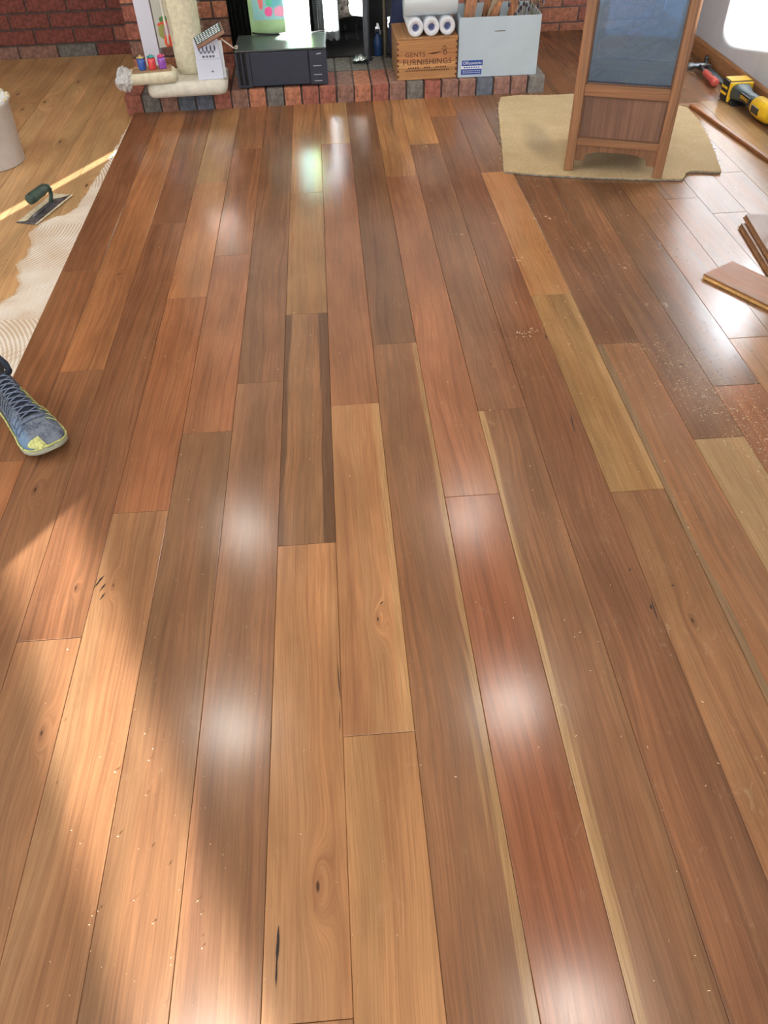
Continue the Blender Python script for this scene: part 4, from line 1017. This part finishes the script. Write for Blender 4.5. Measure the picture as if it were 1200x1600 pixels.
# ------------------------------------------------------------------ bucket
m_bkt = plain('bucket_white', (222, 224, 226), .35, var=.03)
bk = empty('bucket', (-.535, 3.555, -.0128), 0, 'white plastic bucket with torn crusted rim standing on the pine boards', 'bucket')
MB().lathe([(.126, 0), (.130, .003), (.142, .235), (.147, .237), (.147, .252), (.141, .253), (.137, .250), (.127, .006), (0, .006)], 48).build('shell', m_bkt, bk)
MB().lathe([(.136, .20), (.0, .20)], 40, cap=False).build('adhesive_fill', m_gunk, bk)
for k in range(24):
    a = k * 6.283 / 24 + random.uniform(-.1, .1); r_ = .144
    s0 = random.uniform(.008, .016)
    MB().lathe([(0, -s0), (s0 * .8, -s0 * .6), (s0, 0), (s0 * .7, s0 * .7), (0, s0)], 7, Matrix.Translation((r_ * math.cos(a), r_ * math.sin(a), .250))).build('adhesive_blob', m_gunk, bk)
MB().tube([(.148 * math.cos(t), .148 * math.sin(t), .22 - .09 * math.sin((t + .3) / 3.5 * math.pi)) for t in [(-.3 + i * .14) for i in range(26)]][::1], .002, 6).build('wire_handle', m_met, bk) if False else None

# ------------------------------------------------------------------ shoe
sh = empty('shoe', (.118, 1.612, 0.0004), math.radians(-54.6), 'dusty blue and grey lace-up trainer with yellow-green sole edge, toe on the new boards', 'shoe')
ST = [(-.150, .012, .030, .075), (-.142, .026, .024, .098), (-.115, .034, .021, .108), (-.08, .036, .020, .104), (-.04, .037, .020, .098), (0.0, .041, .020, .092), (.035, .047, .019, .083), (.065, .051, .018, .070), (.095, .050, .018, .058), (.118, .044, .019, .050), (.135, .034, .021, .044), (.146, .020, .024, .036), (.150, .008, .027, .031)]
ST = [(x * (1.36 if x < 0 else 1.0), hw_ * 1.07, z0 + max(0, x - .085) * .22, z1 + max(0, x - .085) * .10) for x, hw_, z0, z1 in ST]
def shoe_ring(x, hw_, z0, z1, n=22, skew=.006):
    ring = []
    for i in range(n):
        a = math.pi * i / (n - 1); ca, sa = math.cos(a), math.sin(a)
        cy = skew * (1 if x > .02 else .3)
        ring.append((x, cy + hw_ * math.copysign(abs(ca) ** .75, ca), z0 + (z1 - z0) * abs(sa) ** .85))
    return ring
shm = NT('shoe_upper')
sp_ = shm.sep(shm.node('ShaderNodeTexCoord').outputs['Object'])
sn = shm.noise(shm.node('ShaderNodeTexCoord').outputs['Object'], 34, 4, .6); sn2 = shm.noise(shm.node('ShaderNodeTexCoord').outputs['Object'], 260, 2)
c_ = shm.mix(shm.ramp(sn, .35, .65), rgb(66, 76, 96), rgb(112, 122, 138))
c_ = shm.mix(shm.ramp(sp_[1], -.015, -.045, 0, .75), c_, rgb(98, 140, 178))
c_ = shm.mix(shm.ramp(sp_[0], .045, -.03, 0, .92), c_, rgb(32, 40, 58))
c_ = shm.mix(shm.ramp(sn2, .45, .6, 0, .35), c_, rgb(150, 156, 160))
shm.set(color=c_, rough=.85); shm.bump(sn2, .5, .002)
MB().loft([shoe_ring(*s_) for s_ in ST]).build('upper', shm.m, sh)
m_sole = plain('sole_rubber', (176, 180, 158), .7, var=.08); m_lime = plain('lime_trim', (196, 200, 128), .7, var=.2, scale=90); m_lace = plain('lace', (112, 124, 146), .8, var=.15, scale=200); m_dkn = plain('shoe_navy', (30, 38, 56), .85, var=.2, scale=60)
def sole_ring(x, hw_, z0, z1):
    k = hw_ + .0035; zz = max(0.001, z0 - (.0195 if x < .09 else .0135)); b = z0 + .004; n = 12; skew = .006 if x > .02 else .002
    return [(x, skew + k, zz + .003), (x, skew + k, b), (x, skew + k * .9, b + .001), (x, skew - k * .9, b + .001), (x, skew - k, b), (x, skew - k, zz + .003), (x, skew - k * .85, zz), (x, skew + k * .85, zz)]
MB().loft([sole_ring(*s_) for s_ in ST]).build('sole', m_sole, sh)
MB().tube([(x, .006 * (1 if x > .02 else .3) + (hw_ + .0025) , z0 + .004) for x, hw_, z0, z1 in ST[2:]] + [(.1525, .006, .0455)] + [(x, .006 * (1 if x > .02 else .3) - (hw_ + .0025), z0 + .004) for x, hw_, z0, z1 in ST[:1:-1]], .0028, 6).build('sole_edge', m_lime, sh)
def surf(x, a):
    """a point on the upper: station x, angle a"""
    for s0, s1 in zip(ST, ST[1:]):
        if s0[0] <= x <= s1[0]:
            t = (x - s0[0]) / (s1[0] - s0[0]); q = [u * (1 - t) + v * t for u, v in zip(s0, s1)]
            ca, sa = math.cos(a), math.sin(a)
            return Vector((x, .006 * (1 if x > .02 else .3) + q[1] * math.copysign(abs(ca) ** .75, ca), q[2] + (q[3] - q[2]) * abs(sa) ** .85))
tb = MB().grid(6, 8, lambda u, v: tuple(surf(.112 + u * .036, math.pi * (.55 + v * .34)) + Vector((.0015, 0, .0022))))
tb.build('toe_bumper', m_lime, sh)
MB().grid(8, 6, lambda u, v: tuple(surf(-.135 + u * .185, math.pi * (.40 + v * .20)) + Vector((0, 0, .0025)))).build('tongue', m_dkn, sh)
for k in range(9):
    x = .052 - k * .020
    for sgn in (1, -1):
        p_ = [surf(x - (.018 * t_ if sgn > 0 else .018 * (1 - t_)), math.pi * (.36 + .28 * t_)) + Vector((0, 0, .0055 + (.001 if sgn > 0 else 0))) for t_ in (0, .25, .5, .75, 1)]
        MB().tube(p_, .0019, 6).build('lace', m_lace, sh)
MB().tube([surf(.060, math.pi * t_) + Vector((0, 0, .004)) for t_ in (.34, .42, .5, .58, .66)], .0032, 6).build('lace', m_lace, sh)
for sgn in (1, -1):
    for k in range(5):
        x = .075 - k * .030; c0 = .5 - sgn * .5
        A = lambda t_: math.pi * ((.12 + .24 * t_) if sgn > 0 else (.88 - .24 * t_))
        pts_ = [surf(max(-.14, x - .002 - .004 * t_), A(t_)) + Vector((0, .0015 * sgn, .0015)) for t_ in (1, .7, .4, .2)] + [surf(max(-.14, x - .014), A(.12)) + Vector((0, .0015 * sgn, .0015))] + [surf(max(-.14, x - .022 + .002 * t_), A(t_)) + Vector((0, .0015 * sgn, .0015)) for t_ in (.2, .5, .8)]
        MB().tube(pts_, .0013, 5).build('piping', m_lime if sgn > 0 else m_lace, sh)
SHC = MB().tube([(-.045, .030, .104), (-.08, .034, .110), (-.12, .028, .116), (-.135, 0, .118), (-.12, -.026, .116), (-.08, -.032, .110), (-.045, -.028, .104), (-.03, 0, .103), (-.045, .030, .104)], .008, 8).build('collar', m_dkn, sh); SHC.location = (-.088, 0, 0)
MB().lathe([(.0, 0), (.034, .0)], 24, Matrix.Translation((-.171, .001, .110)) @ Matrix.Diagonal((1.35, .8, 1, 1)), cap=False).build('lining', m_slot, sh)

# ------------------------------------------------------------------ gum veins and checks in single boards
m_vein = plain('gum_vein', (34, 20, 16), .6, var=.3, scale=200)
def vein(x, y, ang, L, wd):
    n = 9; P = []
    for i in range(n): t = i / (n - 1); P.append((-L / 2 + L * t, wd * math.sin(math.pi * t) * (.6 + .5 * mnoise.noise(Vector((x * 9, t * 4, 2))))))
    for i in range(n - 2, 0, -1): t = i / (n - 1); P.append((-L / 2 + L * t, -wd * math.sin(math.pi * t) * (.6 + .5 * mnoise.noise(Vector((x * 9, t * 4, 7))))))
    o = MB().prism(P[::-1], .0006, .0009).build('gum_vein', m_vein, floor); o.location = (x, y, 0); o.rotation_euler = (0, 0, ang)
for a in ((.801, .335, 1.53, .060, .0035), (.800, .30, 1.56, .040, .002), (.906, .78, 1.62, .085, .0014), (.905, .70, 1.55, .05, .0010), (.398, 1.075, 1.1, .028, .0038), (.408, 1.055, 1.15, .022, .003), (.412, 1.03, 1.2, .020, .0025), (.393, 1.062, 1.0, .016, .002),
          (1.553, .895, 1.5, .060, .0016), (1.548, .90, 1.4, .014, .0028), (1.535, 1.0, .9, .010, .0025), (1.61, .95, .3, .008, .002), (1.555, 1.90, 1.5, .030, .0028), (1.535, 1.50, 1.45, .09, .0022), (.935, 3.80, 1.60, .10, .004), (.985, 3.84, 1.60, .08, .003), (1.0, .96, .9, .012, .002), (.205, 2.44, .4, .016, .004)):
    vein(*a)
# ------------------------------------------------------------------ sawdust flakes
sd = MB(); m_dust = plain('sawdust', (226, 202, 158), .9, var=.1, scale=300)
def flake(x, y, s_):
    a = random.uniform(0, 6.28); l_, w_ = s_ * random.uniform(.5, 1.3), s_ * random.uniform(.10, .28)
    ca, sa = math.cos(a), math.sin(a); h = random.uniform(.0004, .0022)
    q = [(x + u * l_ * ca - v * w_ * sa, y + u * l_ * sa + v * w_ * ca) for u, v in ((-1, -1), (1, -1), (1, 1), (-1, 1))]
    sd.add([(q[0][0], q[0][1], .0009), (q[1][0], q[1][1], .0009), (q[2][0], q[2][1], .0009 + h), (q[3][0], q[3][1], .0009 + h * .4)], [(0, 1, 2, 3)])
for k in range(1800):
    t = random.random(); x = 1.86 + .28 * t + random.gauss(0, .05); y = 1.72 - .55 * t + random.gauss(0, .10)
    flake(x, y, random.uniform(.0008, .0030))
for k in range(500): flake(random.gauss(1.9, .35), random.gauss(1.5, .6), random.uniform(.0008, .0024))
for k in range(260): flake(random.uniform(.3, 2.5), random.uniform(.2, 3.4), random.uniform(.0008, .0020))
for k in range(160): flake(random.gauss(.62, .12), random.gauss(.55, .25), random.uniform(.0006, .0016))
for (x, y) in ((1.38, 2.6), (1.56, 2.38), (1.74, 2.68), (1.36, 3.42), (1.9, 2.3), (1.5, 1.92), (1.52, 1.93), (1.48, 1.92)):
    for k in range(7): flake(random.gauss(x, .012), random.gauss(y, .010), random.uniform(.002, .005))
o = sd.build('sawdust', m_dust); tag(o, 'pale sawdust flakes scattered over the new boards', 'sawdust', kind='stuff')
